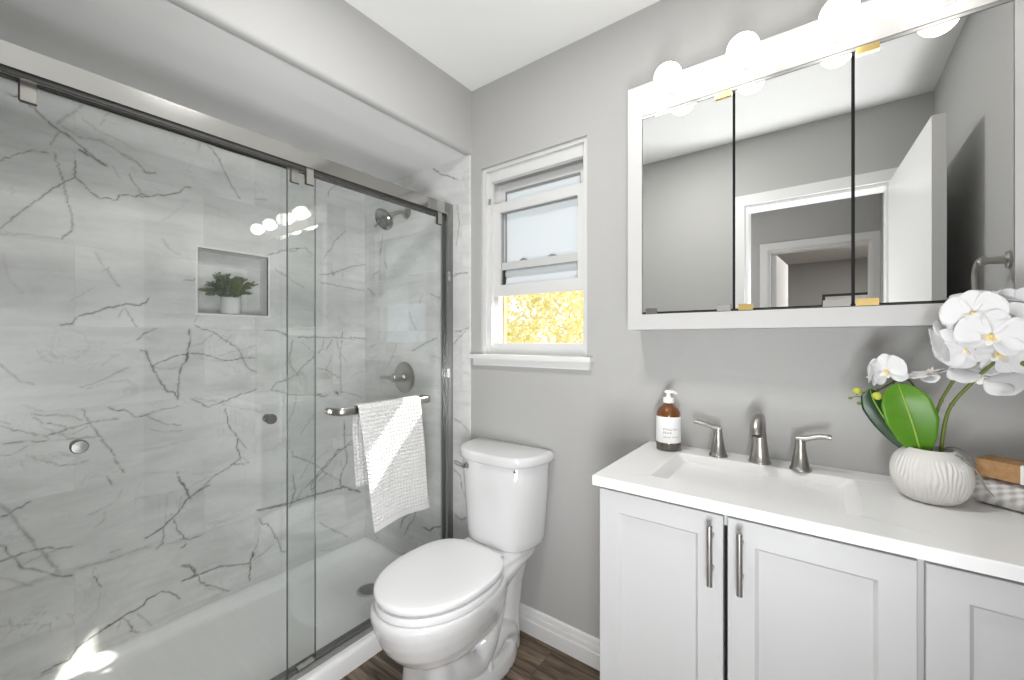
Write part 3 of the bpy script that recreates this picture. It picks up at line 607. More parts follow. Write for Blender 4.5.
# ------------------------------------------------------------------ shower tray
XG0, XG1 = -0.118, -0.166      # outer and inner face of the rail
tray = thing('shower_tray', 'low white acrylic shower tray with raised curb behind the glass doors', 'shower tray', (-0.47, -0.77, 0.0))
def rrect(x0, x1, y0, y1, z, r, n=8):
    out = []
    for cx, cy, a0 in ((x1 - r, y1 - r, 0), (x0 + r, y1 - r, PI / 2), (x0 + r, y0 + r, PI), (x1 - r, y0 + r, 3 * PI / 2)):
        for i in range(n + 1):
            a = a0 + PI / 2 * i / n
            out.append((cx + r * math.cos(a), cy + r * math.sin(a), z))
    return out
bm = bmesh.new()
ty0, ty1 = -1.543, -0.011
R = [rrect(-0.848, -0.086, ty0, ty1, 0.0, 0.004), rrect(-0.848, -0.086, ty0, ty1, 0.060, 0.004), rrect(-0.848, -0.089, ty0, ty1, 0.069, 0.004), rrect(-0.848, -0.096, ty0, ty1, 0.0745, 0.004),
     rrect(-0.848, -0.106, ty0, ty1, 0.0752, 0.004), rrect(-0.832, -0.168, ty0 + .016, ty1 - .016, 0.0752, 0.03), rrect(-0.822, -0.178, ty0 + .026, ty1 - .026, 0.071, 0.04), rrect(-0.808, -0.192, ty0 + .04, ty1 - .040, 0.050, 0.06),
     rrect(-0.795, -0.205, ty0 + .055, ty1 - .055, 0.036, 0.07), rrect(-0.775, -0.225, ty0 + .08, ty1 - .08, 0.030, 0.08), rrect(-0.60, -0.36, ty0 + .5, ty1 - .16, 0.024, 0.05)]
loft(bm, R)
obj('tray_body', bm, M_TRAY, tray)
DX, DY = -0.444, -0.264
bm = bmesh.new(); lathe(bm, [(0.0545, 0.020), (0.0545, 0.0285), (0.052, 0.030), (0.048, 0.0305), (0.046, 0.0290), (0.001, 0.0290)], 36, Matrix.Translation((DX, DY, 0)))
dr = obj('drain', bm, mat('drain_steel', (0.62, 0.61, 0.60), 0.45, 0.8), tray); dr['label'] = 'round slotted metal drain'
bm = bmesh.new()
for i in range(7):
    y = DY - 0.033 + 0.011 * i; h = math.sqrt(max(0.043 ** 2 - (y - DY) ** 2, 0)) - 0.002
    box(bm, DX - h, DX - 0.002, y - 0.0026, y + 0.0026, 0.0285, 0.0298); box(bm, DX + 0.002, DX + h, y - 0.0026, y + 0.0026, 0.0285, 0.0298)
obj('drain_slots', bm, M_DARK, dr, smooth=False)
# thin bead where tile meets tray
# ------------------------------------------------------------------ sliding glass enclosure
enc = thing('shower_enclosure', 'frameless-look sliding glass shower doors under a brushed nickel rail', 'shower door', (-0.14, -0.77, 0.076))
obj('header_rail', B((XG1, XG0, YF + 0.002, -0.0285, 1.868, 1.913), (XG1, XG1 + 0.006, YF + 0.002, -0.0285, 1.846, 1.868), (XG0 - 0.004, XG0, YF + 0.002, -0.0285, 1.860, 1.868)), M_HEAD, enc, bevel=0.0015)
gk = obj('header_gasket', B((XG0 - 0.012, XG0 - 0.006, YF + 0.002, -0.03, 1.848, 1.868), (XG1 + 0.008, XG1 + 0.020, YF + 0.002, -0.03, 1.850, 1.868)), M_DARK, enc, smooth=False)
obj('header_channel', B((XG0 - 0.030, XG0 - 0.014, YF + 0.002, -0.03, 1.852, 1.868)), M_GREYMETAL, enc, smooth=False)
obj('corner_bracket', B((XG1 - 0.001, XG0 + 0.0015, -0.066, -0.0285, 1.8675, 1.9140)), mat('bracket_grey', (0.24, 0.238, 0.23), 0.3, 1.0), enc, bevel=0.001)
ja = obj('wall_jamb', B((XG1, XG0 + 0.001, -0.028, -0.0095, 0.078, 1.9135), (XG0 - 0.012, XG0 - 0.001, -0.045, -0.028, 0.080, 1.866), (XG1, XG1 + 0.010, -0.045, -0.028, 0.080, 1.866)), M_JAMB, enc, bevel=0.0015)
obj('jamb_gasket', B((XG1 + 0.012, XG0 - 0.014, -0.044, -0.028, 0.080, 1.866)), M_DARK, ja, smooth=False)
for z in (1.09, 1.56): obj('door_bumper', B((XG0 - 0.003, XG0 + 0.005, -0.044, -0.031, z - 0.022, z + 0.022)), M_CHR, ja, bevel=0.002)
obj('wall_jamb', B((XG1, XG0 + 0.001, YF + 0.001, YF + 0.02, 0.078, 1.9135)), M_HEAD, enc, bevel=0.0015)
bt = obj('bottom_track', B((XG1, XG0, YF + 0.002, -0.028, 0.0758, 0.082), (XG0 - 0.005, XG0, YF + 0.002, -0.028, 0.082, 0.094), (XG1, XG1 + 0.004, YF + 0.002, -0.028, 0.082, 0.098), (XG0 - 0.026, XG0 - 0.021, YF + 0.002, -0.028, 0.082, 0.090)), M_GREYMETAL, enc, smooth=False)
obj('track_guide', B((XG0 - 0.031, XG0 - 0.005, -0.755, -0.695, 0.082, 0.100)), M_CHR, bt, bevel=0.002)
XB, XA = -0.132, -0.154         # outer (towel) door and inner door
def glass_door(x, y0, y1):
    g = obj('glass_door', B((x - 0.003, x + 0.003, y0, y1, 0.090, 1.842)), M_GLASS, enc, smooth=False)
    return g
gB = glass_door(XB, -0.790, -0.046)
gA = glass_door(XA, -1.515, -0.683)
obj('glass_edge', B((XB - 0.0032, XB + 0.0032, -0.7925, -0.790, 0.090, 1.842)), M_GEDGE, gB, smooth=False)
obj('glass_edge', B((XA - 0.0032, XA + 0.0032, -0.683, -0.6805, 0.090, 1.842)), mat('glass_edge_inner', (0.22, 0.24, 0.235), 0.2), gA, smooth=False)
def hanger(x, y, parent, wdt=0.025, h=0.064):
    o = obj('hanger', B((x + 0.0032, x + 0.0085, y - wdt / 2, y + wdt / 2, 1.868 - h, 1.868), (x - 0.0085, x - 0.0032, y - wdt / 2, y + wdt / 2, 1.868 - h, 1.868)), M_NICK, parent, bevel=0.0012)
    obj('hanger_pad', B((x + 0.0015, x + 0.0070, y - wdt / 2 - 0.001, y + wdt / 2 + 0.001, 1.868 - h - 0.003, 1.868 - h), (x + 0.0015, x + 0.0070, y - wdt / 2 - 0.003, y - wdt / 2, 1.868 - h, 1.868)), M_DARK, parent, smooth=False)
hanger(XB, -0.716, gB); hanger(XB, -0.090, gB); hanger(XA, -0.757, gA); hanger(XA, -1.367, gA)
M_KNOB = mat('satin_knob', (0.24, 0.237, 0.23), 0.38, 1.0)
for y in (-1.285, -0.838):
    bm = bmesh.new()
    lathe(bm, [(0.001, 0.0), (0.0155, 0.0), (0.017, 0.002), (0.017, 0.012), (0.0145, 0.016), (0.001, 0.017)], 24, axis((XA + 0.003, y, 0.985), (1, 0, 0)))
    lathe(bm, [(0.001, 0.0), (0.014, 0.0), (0.014, 0.020), (0.012, 0.023), (0.001, 0.024)], 24, axis((XA - 0.003, y, 0.985), (-1, 0, 0)))
    obj('door_knob', bm, M_KNOB, gA)
# towel bar on the outer door: flat bar bowed into two posts
tb = bmesh.new()
tube(tb, [(XB + 0.006, -0.640, 0.985), (XB + 0.036, -0.638, 0.985), (XB + 0.058, -0.620, 0.985), (XB + 0.066, -0.57, 0.985), (XB + 0.066, -0.44, 0.985), (XB + 0.066, -0.26, 0.985), (XB + 0.058, -0.205, 0.985), (XB + 0.036, -0.188, 0.985), (XB + 0.006, -0.186, 0.985)],
     [0.0145] * 9, 18, 6, (0.34, 1.0))
for y in (-0.640, -0.186):
    lathe(tb, [(0.001, -0.0), (0.0135, 0.0), (0.0135, 0.008), (0.001, 0.0085)], 24, axis((XB + 0.003, y, 0.985), (1, 0, 0)))
    lathe(tb, [(0.001, 0.0), (0.012, 0.0), (0.012, 0.012), (0.001, 0.013)], 24, axis((XB - 0.003, y, 0.985), (-1, 0, 0)))
obj('towel_bar', tb, M_NICK, gB)

# ------------------------------------------------------------------ waffle towel folded over the bar
def waffle_towel():
    xb, zb, r = XB + 0.066, 0.988, 0.0175
    front = 0.462; back = 0.300
    ds = 0.0019; du = 0.0019; Wd = 0.310; cell = 0.0150
    ss = np.arange(0, front + PI * r + back, ds); us = np.arange(0, Wd + du / 2, du)
    V = np.zeros((len(ss), len(us), 3)); 
    for i, s in enumerate(ss):
        if s < front:                     # front fall, bottom upwards
            d = front - s; k = d / front
            x = xb + r + 0.010 * k * np.sin(us / Wd * 7.0 + 0.6) * k + 0.006 * k + 0.004 * np.sin(us * 22 + d * 9) * k
            z = np.full_like(us, zb - d); nx, nz = 1.0, 0.0
            # hem drops lower at the outer corner
            z = z - 0.016 * k * (1 - us / Wd) ** 2 + 0.006 * k * np.sin(us / Wd * 5.0)
            y = -0.572 + 0.066 * k ** 1.1 + us * (0.96 - 0.07 * k) + 0.004 * np.sin(d * 11)
        elif s < front + PI * r:
            a = (s - front) / r; d = 0
            x = np.full_like(us, xb + r * math.cos(a)); z = np.full_like(us, zb + r * math.sin(a)); nx, nz = math.cos(a), math.sin(a)
            y = -0.572 + us * .96 + 0 * a
        else:
            d = s - front - PI * r; k = d / back
            x = xb - r + 0.004 * np.sin(us * 25 + 1) * k - 0.003 * k; z = np.full_like(us, zb - d); nx, nz = -1.0, 0.0
            y = -0.572 - 0.010 * np.sin(min(k * 3, 1) * PI / 2) + us * .96 + 0.020 * k
        a_ = np.abs(np.sin(PI * us / cell)); b_ = abs(math.sin(PI * s / cell))
        hgt = 0.0052 * (1 - np.minimum(a_, b_) ** 1.0) * np.minimum(1, np.minimum(us, Wd - us) / 0.006)
        if s < 0.022: hgt = hgt * 0.2 + 0.0012
        V[i, :, 0] = x + nx * hgt; V[i, :, 1] = y; V[i, :, 2] = z + nz * hgt
    n, m_ = len(ss), len(us); I = np.arange(n * m_).reshape(n, m_)
    Q = np.stack([I[:-1, :-1], I[:-1, 1:], I[1:, 1:], I[1:, :-1]], 2).reshape(-1, 4)
    me = bpy.data.meshes.new('hand_towel'); me.from_pydata(V.reshape(-1, 3).tolist(), [], Q.tolist())
    me.polygons.foreach_set('use_smooth', [True] * len(me.polygons)); me.materials.append(M_HANDT)
    o = bpy.data.objects.new('hand_towel', me); COL.objects.link(o)
    md = o.modifiers.new('thickness', 'SOLIDIFY'); md.thickness = 0.0022; md.offset = -1
    return tag(o, 'white waffle-weave hand towel hanging over the shower door bar', 'towel')
waffle_towel()

# ------------------------------------------------------------------ shower head and valve on the back tile
sh = thing('shower_sprayer', 'round brushed nickel shower head on an angled arm near the ceiling', 'shower head', (-0.464, -0.009, 1.938))
bm = bmesh.new(); lathe(bm, [(0.001, 0), (0.031, 0), (0.030, 0.006), (0.018, 0.014), (0.011, 0.018), (0.001, 0.018)], 28, axis((-0.464, -0.009, 1.938), (0, -1, 0)))
obj('wall_flange', bm, M_NICK, sh)
bm = bmesh.new(); tube(bm, [(-0.464, -0.012, 1.938), (-0.470, -0.045, 1.936), (-0.482, -0.075, 1.924), (-0.490, -0.092, 1.912)], 0.0105, 14, 6)
HP = Vector((-0.492, -0.096, 1.908))
lathe(bm, [(0.001, -0.017), (0.014, -0.013), (0.018, 0), (0.014, 0.013), (0.001, 0.017)], 20, axis(HP, (-0.2, -0.55, -0.6)))
obj('shower_arm', bm, M_NICK, sh)
bm = bmesh.new(); hd = Vector((-0.05, -0.80, -0.55)).normalized()
lathe(bm, [(0.001, 0), (0.016, 0.001), (0.019, 0.012), (0.034, 0.022), (0.054, 0.030), (0.058, 0.038), (0.058, 0.048), (0.054, 0.053), (0.044, 0.053), (0.042, 0.050), (0.020, 0.050), (0.018, 0.053), (0.001, 0.053)], 40, axis(HP + hd * 0.008, hd))
h_ = obj('head', bm, mat('dark_chrome', (0.22, 0.217, 0.21), 0.18, 1.0), sh)
bm = bmesh.new(); Mh = axis(HP + hd * 0.0605, hd)
for rr, k in ((0.010, 6), (0.026, 14), (0.035, 18), (0.049, 24)):
    for i in range(k):
        a = 2 * PI * i / k
        lathe(bm, [(0.002, 0), (0.0018, 0.003), (0.0005, 0.0034)], 8, Mh @ Matrix.Translation((rr * math.cos(a), rr * math.sin(a), 0)))
obj('spray_nozzles', bm, M_RUBBER, h_)
bm = bmesh.new(); lathe(bm, [(0.001, 0), (0.005, 0), (0.005, 0.020), (0.007, 0.022), (0.007, 0.028), (0.001, 0.029)], 12, axis(HP + hd * 0.048 + Vector((-0.055, 0.0, -0.015)), (-1, 0.1, -0.3)))
obj('spray_tab', bm, M_NICK, h_)

sv = thing('shower_valve', 'round nickel shower control with a lever pointing sideways, above the towel', 'shower valve', (-0.487, -0.009, 1.047))
bm = bmesh.new(); lathe(bm, [(0.001, 0), (0.083, 0), (0.084, 0.004), (0.080, 0.008), (0.062, 0.011), (0.040, 0.013), (0.001, 0.013)], 44, axis((-0.487, -0.009, 1.047), (0, -1, 0)))
obj('escutcheon', bm, M_NICK, sv)
bm = bmesh.new(); lathe(bm, [(0.026, 0.010), (0.026, 0.020), (0.021, 0.026), (0.020, 0.052), (0.024, 0.056), (0.024, 0.074), (0.018, 0.082), (0.001, 0.083)], 30, axis((-0.487, -0.009, 1.047), (0, -1, 0)))
obj('hub', bm, M_NICK, sv)
bm = bmesh.new(); tube(bm, [(-0.490, -0.076, 1.047), (-0.520, -0.078, 1.047), (-0.555, -0.081, 1.047), (-0.596, -0.083, 1.047)], [0.020, 0.013, 0.0085, 0.0075], 14, 6)
obj('lever', bm, M_NICK, sv)

# ------------------------------------------------------------------ potted plant in the niche
PX, PY, PZ = -0.893, -0.698, NZ0 + 0.001
pp = thing('potted_plant', 'small leafy plant in a white ceramic pot in the wall niche', 'potted plant', (PX, PY, PZ))
bm = bmesh.new(); lathe(bm, [(0.001, 0), (0.034, 0), (0.038, 0.003), (0.0405, 0.02), (0.0405, 0.078), (0.0395, 0.080), (0.036, 0.079), (0.035, 0.062), (0.001, 0.062)], 40, Matrix.Translation((PX, PY, PZ)))
obj('pot', bm, M_POT, pp)
bm = bmesh.new(); lathe(bm, [(0.001, 0.055), (0.0352, 0.055), (0.0352, 0.066), (0.001, 0.07)], 24, Matrix.Translation((PX, PY, PZ)))
obj('soil', bm, M_MOSS, pp)
rng = random.Random(11)
fol, fol2, stm = bmesh.new(), bmesh.new(), bmesh.new()
def leaf_quad(bm, c, d, n, ln, wd):
    d = d.normalized(); s = d.cross(n).normalized(); n2 = s.cross(d)
    P = [c, c + d * ln * .35 + s * wd * .5 + n2 * .001, c + d * ln * .75 + s * wd * .38, c + d * ln - n2 * .002, c + d * ln * .75 - s * wd * .38, c + d * ln * .35 - s * wd * .5 + n2 * .001]
    bm.faces.new([bm.verts.new(p) for p in P])
for k in range(58):
    a = rng.uniform(0, 2 * PI); el = rng.uniform(.45, 1.5); L = rng.uniform(.07, .135)
    hv = Vector((math.cos(a) * math.cos(el) * .62, math.sin(a) * math.cos(el) * 1.05, math.sin(el)))
    p0 = Vector((PX + .012 * math.cos(a), PY + .018 * math.sin(a), PZ + .066)); p1 = p0 + hv * L * .55 + Vector((0, 0, .012)); p2 = p0 + hv * L + Vector((0, 0, -.02 * math.cos(el)))
    p2.x = max(p2.x, -0.932); p1.x = max(p1.x, -0.932)
    tube(stm, [p0, p1, p2], [.0011, .0009, .0006], 5, 4)
    pts = catmull([p0, p1, p2], 6)
    for i, q in enumerate(pts[3:]):
        for sgn in (-1, 1):
            t = (pts[min(i + 4, len(pts) - 1)] - pts[i + 2]).normalized()
            d = t * .5 + Vector((rng.uniform(-.5, .5), sgn * .9, rng.uniform(-.3, .6))); 
            leaf_quad(fol if rng.random() < .62 else fol2, q, d, Vector((rng.uniform(.2, 1), rng.uniform(-.5, .5), rng.uniform(.2, 1))), rng.uniform(.011, .019), rng.uniform(.008, .012))
obj('stems', stm, M_STEM, pp); a_ = obj('foliage', fol, M_SPRIG, pp); a_['kind'] = 'stuff'; a_ = obj('bluish_foliage', fol2, M_SPRIG2, pp); a_['kind'] = 'stuff'
# ------------------------------------------------------------------ toilet
TX = 0.262
toi = thing('toilet', 'white two-piece toilet with closed elongated lid and sculpted base', 'toilet', (TX, -0.36, 0.0))
def sgp(v, e): return math.copysign(abs(v) ** e, v)
def egg(hw, yf, ym, yb, z, n=56, e=0.95, eb=0.75):
    out = []
    for i in range(n):
        t = 2 * PI * i / n; c, s = math.cos(t), math.sin(t)
        if s >= 0: out.append((TX + hw * sgp(c, e), ym - (ym - yf) * sgp(s, e), z))
        else: out.append((TX + hw * sgp(c, eb), ym + (yb - ym) * sgp(-s, eb), z))
    return out
bm = bmesh.new()
# bowl
loft(bm, [egg(.070, -.50, -.38, -.24, .150), egg(.108, -.575, -.41, -.20, .185), egg(.142, -.632, -.43, -.19, .225), egg(.166, -.668, -.445, -.185, .270), egg(.180, -.690, -.455, -.185, .318),
          egg(.186, -.700, -.46, -.185, .352), egg(.187, -.702, -.46, -.185, .374), egg(.184, -.698, -.46, -.185, .385), egg(.176, -.690, -.46, -.185, .390)])
# underside sweeping up from the bowl to the tank
def hull(y, hw, zb, zt_=.384, n=28):
    return [(TX + hw * math.cos(PI * i / n), y, zt_ - (zt_ - zb) * math.sin(PI * i / n) ** .8) for i in range(n + 1)] + [(TX - hw * .97, y, zt_ + .004), (TX + hw * .97, y, zt_ + .004)]
loft(bm, [hull(-.030, .120, .362), hull(-.06, .130, .350), hull(-.14, .136, .325), hull(-.22, .146, .290), hull(-.30, .160, .250), hull(-.38, .172, .215), hull(-.46, .178, .198), hull(-.54, .168, .200), hull(-.60, .145, .215), hull(-.65, .105, .245), hull(-.685, .05, .30)])
# deck under the tank
def rr2(hw, y0, y1, z, r): return rrect(TX - hw, TX + hw, y0, y1, z, r, 5)
loft(bm, [rr2(.085, -.30, -.045, .335, .03), rr2(.118, -.33, -.030, .365, .03), rr2(.132, -.34, -.022, .395, .03), rr2(.132, -.34, -.022, .412, .03), rr2(.126, -.335, -.028, .418, .03)])
# front column and inner core
loft(bm, [rr2(.112, -.560, -.36, 0.0, .045), rr2(.108, -.562, -.36, .05, .05), rr2(.100, -.560, -.36, .14, .05), rr2(.104, -.565, -.34, .215, .05)])
loft(bm, [rr2(.066, -.50, -.10, 0.0, .03), rr2(.062, -.50, -.09, .20, .03), rr2(.078, -.48, -.06, .36, .03)])
# rear column up to the deck
loft(bm, [rr2(.092, -.185, -.075, 0.0, .04), rr2(.088, -.180, -.070, .14, .04), rr2(.092, -.175, -.055, .26, .04), rr2(.108, -.185, -.040, .36, .04)])
# trapway bulges on both sides
for s in (-1, 1):
    X = TX + s * .066
    tube(bm, [(X, -.47, .20), (X + s * .006, -.415, .125), (X + s * .008, -.345, .095), (X + s * .006, -.285, .150), (X + s * .004, -.240, .235), (X, -.215, .300)], [.046, .047, .046, .045, .043, .040], 18, 7)
    tube(bm, [(X, -.330, .075), (X + s * .010, -.275, .090), (X + s * .010, -.215, .120), (X + s * .010, -.16, .105), (X + s * .006, -.13, .05)], [.035, .036, .036, .034, .03], 16, 6)
# foot flange, widest behind
def foot(hw, hf, y0, y1, z): 
    out = []
    for i in range(56):
        t = 2 * PI * i / 56; c, s = math.cos(t), math.sin(t)
        wd = hf + (hw - hf) * (0.5 - 0.5 * s) ** 0.8
        out.append((TX + wd * sgp(c, .8), (y0 + y1) / 2 - (y1 - y0) / 2 * sgp(s, .8), z))
    return out
loft(bm, [foot(.146, .112, -.565, -.085, 0.0), foot(.146, .112, -.565, -.085, .022), foot(.141, .110, -.563, -.090, .050), foot(.128, .106, -.558, -.10, .066), foot(.07, .08, -.54, -.12, .078)])
bowl = obj('bowl', bm, M_PORC, toi)
md = bowl.modifiers.new('remesh', 'REMESH'); md.mode = 'VOXEL'; md.voxel_size = 0.0052; md.use_smooth_shade = True
md = bowl.modifiers.new('soften', 'SMOOTH'); md.factor = 0.5; md.iterations = 7
for s in (-1, 1):
    bm = bmesh.new(); lathe(bm, [(.001, .062), (.019, .062), (.0185, .070), (.015, .086), (.009, .094), (.001, .096)], 24, Matrix.Translation((TX + s * .105, -.315, -.004)))
    obj('bolt_cap', bm, M_PORC, toi)
# seat ring and lid
def slab(rings): 
    b = bmesh.new(); loft(b, rings); return b
def seatring(k, z): return egg(.186 * k, -.450 - .240 * k, -.450, -.450 + .212 * k, z, 72, 0.98, 0.66)
obj('seat', slab([seatring(.955, .3905), seatring(.988, .3925), seatring(.994, .396), seatring(.994, .410), seatring(.984, .4155), seatring(.94, .4165)]), M_SEAT, toi)
ld = slab([seatring(.93, .4235), seatring(.990, .4245), seatring(1.0, .4275), seatring(1.0, .441), seatring(.990, .4450), seatring(.955, .4470), seatring(.80, .4485), seatring(.5, .4498), seatring(.1, .450)])
obj('seat_lid', ld, M_SEAT, toi, deg=60)
for s in (-1, 1):
    bm = bmesh.new(); tube(bm, [(TX + s * .045, -.238, .424), (TX + s * .105, -.238, .424)], .013, 16, 1, smooth=False)
    box(bm, TX + s * .075 - .022, TX + s * .075 + .022, -.246, -.212, .408, .424)
    obj('seat_hinge', bm, M_SEAT, toi, bevel=.003)
# tank and its lid, bowed front
def dee(hw, yb, D, z, n=40, e=3.2):
    out = []
    for i in range(n + 1):
        u = -1 + 2 * i / n; u = math.sin(u * PI / 2)
        out.append((TX - .004 + hw * u, yb - D * (1 - abs(u) ** e) ** (1 / e) * (1 - .0 * abs(u)), z))
    c = .012
    out[0] = (out[0][0], yb - .02, z); out[-1] = (out[-1][0], yb - .02, z)
    out.append((TX - .004 + hw - c * .3, yb - c * .3, z)); out.append((TX - .004 + hw - c, yb, z)); out.append((TX - .004 - hw + c, yb, z)); out.append((TX - .004 - hw + c * .3, yb - c * .3, z))
    return out
tk = [dee(.140, -.035, .145, .412), dee(.156, -.030, .160, .418), dee(.165, -.027, .168, .430), dee(.169, -.025, .172, .455), dee(.178, -.022, .180, .56), dee(.185, -.020, .188, .66), dee(.190, -.018, .195, .752), dee(.186, -.02, .19, .758)]
obj('tank', slab(tk), M_PORC, toi, deg=50)
lk = [dee(.196, -.014, .202, .756), dee(.203, -.010, .210, .759), dee(.206, -.008, .213, .768), dee(.206, -.008, .213, .785), dee(.203, -.010, .210, .793), dee(.198, -.012, .205, .7965), dee(.190, -.016, .197, .7985)]
obj('tank_lid', slab(lk), M_PORC, toi, deg=50)
bm = bmesh.new()
lathe(bm, [(.001, 0), (.014, 0), (.014, .006), (.009, .010), (.009, .020), (.001, .021)], 20, axis((.158, -.197, .732), (-.2, -1, 0)))
tube(bm, [(.156, -.218, .732), (.134, -.221, .734), (.100, -.217, .739)], [.0095, .0085, .0075], 12, 6)
lv = obj('flush_lever', bm, M_NICK, toi); lv['label'] = 'small brushed metal flush lever'
bm = bmesh.new()      # the small dark four-point mark on the tank
pts = []
for i in range(8):
    r = .0075 if i % 2 == 0 else .0022; pts.append((r * math.sin(i * PI / 4), r * math.cos(i * PI / 4)))
mx, my = .402, -.2155
nrm = Vector((.50, -1, 0)).normalized(); sx = Vector((-nrm.y, nrm.x, 0)).normalized()
base = Vector((mx - .004, -.1975, .746))
f_ = [[base + sx * a + Vector((0, 0, b)) + nrm * k for a, b in pts] for k in (-.006, .0012)]
loft(bm, f_); obj('tank_mark', bm, mat('mark_dark', (.10, .10, .10), .5), toi, smooth=False)

# ------------------------------------------------------------------ vanity cabinet, countertop with moulded basin
van = thing('vanity_cabinet', 'white vanity cabinet with recessed-panel doors under the sink top', 'cabinet', (1.31, -0.22, 0.0))
YD = -.455
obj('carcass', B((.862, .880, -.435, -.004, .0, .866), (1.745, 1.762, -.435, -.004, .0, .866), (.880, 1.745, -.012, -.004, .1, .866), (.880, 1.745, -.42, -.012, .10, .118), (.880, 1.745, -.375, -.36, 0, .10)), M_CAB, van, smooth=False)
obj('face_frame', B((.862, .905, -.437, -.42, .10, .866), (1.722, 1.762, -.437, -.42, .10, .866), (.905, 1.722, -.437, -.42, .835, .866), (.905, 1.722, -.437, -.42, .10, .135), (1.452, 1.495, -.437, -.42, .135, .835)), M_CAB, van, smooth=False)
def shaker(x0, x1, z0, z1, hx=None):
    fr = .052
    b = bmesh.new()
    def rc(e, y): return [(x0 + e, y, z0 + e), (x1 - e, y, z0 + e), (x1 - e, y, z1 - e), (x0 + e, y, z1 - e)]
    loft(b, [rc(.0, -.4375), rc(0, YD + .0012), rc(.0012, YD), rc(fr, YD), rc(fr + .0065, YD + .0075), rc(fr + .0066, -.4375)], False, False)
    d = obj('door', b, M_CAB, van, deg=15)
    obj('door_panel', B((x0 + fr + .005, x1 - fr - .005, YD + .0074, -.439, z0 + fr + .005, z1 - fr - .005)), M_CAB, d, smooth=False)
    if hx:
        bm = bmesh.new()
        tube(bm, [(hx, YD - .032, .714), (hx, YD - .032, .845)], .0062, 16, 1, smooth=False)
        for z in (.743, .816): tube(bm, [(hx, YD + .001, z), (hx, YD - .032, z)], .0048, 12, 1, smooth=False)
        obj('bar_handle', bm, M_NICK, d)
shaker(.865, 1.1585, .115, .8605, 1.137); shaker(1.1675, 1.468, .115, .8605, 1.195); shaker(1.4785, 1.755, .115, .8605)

top = thing('vanity_countertop', 'glossy white countertop with a moulded rectangular sink basin', 'countertop', (1.30, -.22, .868))
bm = bmesh.new()
zt, zb = .893, .868; X0, X1, Y0, Y1 = .846, 1.762, -.463, -.001
bx0, bx1, by0, by1 = .970, 1.400, -.372, -.096
def rr(x0, x1, y0, y1, z, r): return rrect(x0, x1, y0, y1, z, r, 6)
out = [rr(X0, X1, Y0, Y1, zb, .004), rr(X0, X1, Y0, Y1, zt - .003, .004), rr(X0 + .001, X1 - .001, Y0 + .001, Y1 - .001, zt - .0009, .004), rr(X0 + .003, X1 - .003, Y0 + .003, Y1 - .001, zt, .004)]
ins = [rr(bx0 - .003, bx1 + .003, by0 - .003, by1 + .003, zt, .014), rr(bx0, bx1, by0, by1, zt - .0012, .013), rr(bx0 + .004, bx1 - .004, by0 + .004, by1 - .003, zt - .006, .012), rr(bx0 + .062, bx1 - .062, by0 + .030, by1 - .014, zt - .060, .016), rr(bx0 + .080, bx1 - .080, by0 + .046, by1 - .026, zt - .074, .02), rr(bx0 + .12, bx1 - .12, by0 + .08, by1 - .06, zt - .080, .03)]
loft(bm, out + ins, True, True)
obj('top', bm, M_TOP, top, deg=18)
bm = bmesh.new(); lathe(bm, [(.001, -.006), (.024, -.006), (.026, .001), (.024, .003), (.014, .002), (.012, .004), (.001, .005)], 28, Matrix.Translation((1.19, -.235, zt - .080)))
obj('basin_drain', bm, M_NICK, top)

# widespread faucet
def tapered(loc, prof, n=32, sx=1.0, sy=1.0):
    b = bmesh.new(); lathe(b, prof, n, Matrix.Translation(loc) @ Matrix.Diagonal((sx, sy, 1, 1))); return b
SP = thing('sink_spout', 'brushed nickel arched spout standing between the two sink handles', 'faucet', (1.189, -.066, zt))
bm = bmesh.new()
secs = [(-.066, .000, .0290, .0260), (-.066, .005, .0288, .0258), (-.0665, .007, .0268, .0240), (-.067, .035, .0225, .0210), (-.068, .070, .0185, .0185), (-.070, .100, .0160, .0165)]
loft(bm, [[(1.189 + a * math.cos(2 * PI * i / 28), y + b * math.sin(2 * PI * i / 28), zt + z) for i in range(28)] for y, z, a, b in secs])
tube(bm, [(1.189, -.069, zt + .088), (1.189, -.074, zt + .118), (1.189, -.094, zt + .133), (1.189, -.122, zt + .126), (1.189, -.140, zt + .108), (1.189, -.146, zt + .092)], [.0160, .0165, .0170, .0170, .0165, .0160], 24, 8)
obj('spout_body', bm, M_NICK, SP)
bm = bmesh.new(); lathe(bm, [(.001, 0), (.0115, 0), (.0115, .004), (.001, .004)], 20, axis((1.189, -.1462, zt + .0915), (0, -.1, -1)))
obj('aerator', bm, M_RUBBER, SP)
bm = bmesh.new(); lathe(bm, [(.0022, 0), (.0022, .045), (.0055, .047), (.006, .053), (.003, .058), (.001, .058)], 14, Matrix.Translation((1.189, -.030, zt)))
obj('pop_up_rod', bm, M_NICK, SP)
def tap(x, y, d, label):
    t = thing('sink_tap', label, 'faucet handle', (x, y, zt), 'lever handles of the sink faucet')
    obj('handle_base', tapered((x, y, zt), [(.001, 0), (.0255, 0), (.0258, .004), (.0235, .008), (.022, .010), (.0165, .038), (.0128, .062), (.0115, .080), (.0105, .088), (.006, .091), (.001, .0915)]), M_NICK, t)
    bm = bmesh.new()
    tube(bm, [(x - d * .008, y, zt + .086), (x + d * .012, y - .002, zt + .088), (x + d * .036, y - .004, zt + .096), (x + d * .058, y - .006, zt + .099), (x + d * .068, y - .007, zt + .0985)], [.0105, .0105, .0095, .0100, .0090], 14, 6, (1.0, .72))
    obj('lever', bm, M_NICK, t)
tap(1.079, -.066, -1, 'nickel sink handle beside the soap bottle, lever turned towards it')
tap(1.287, -.080, 1, 'nickel sink handle nearest the orchid, lever pointing at the plant')

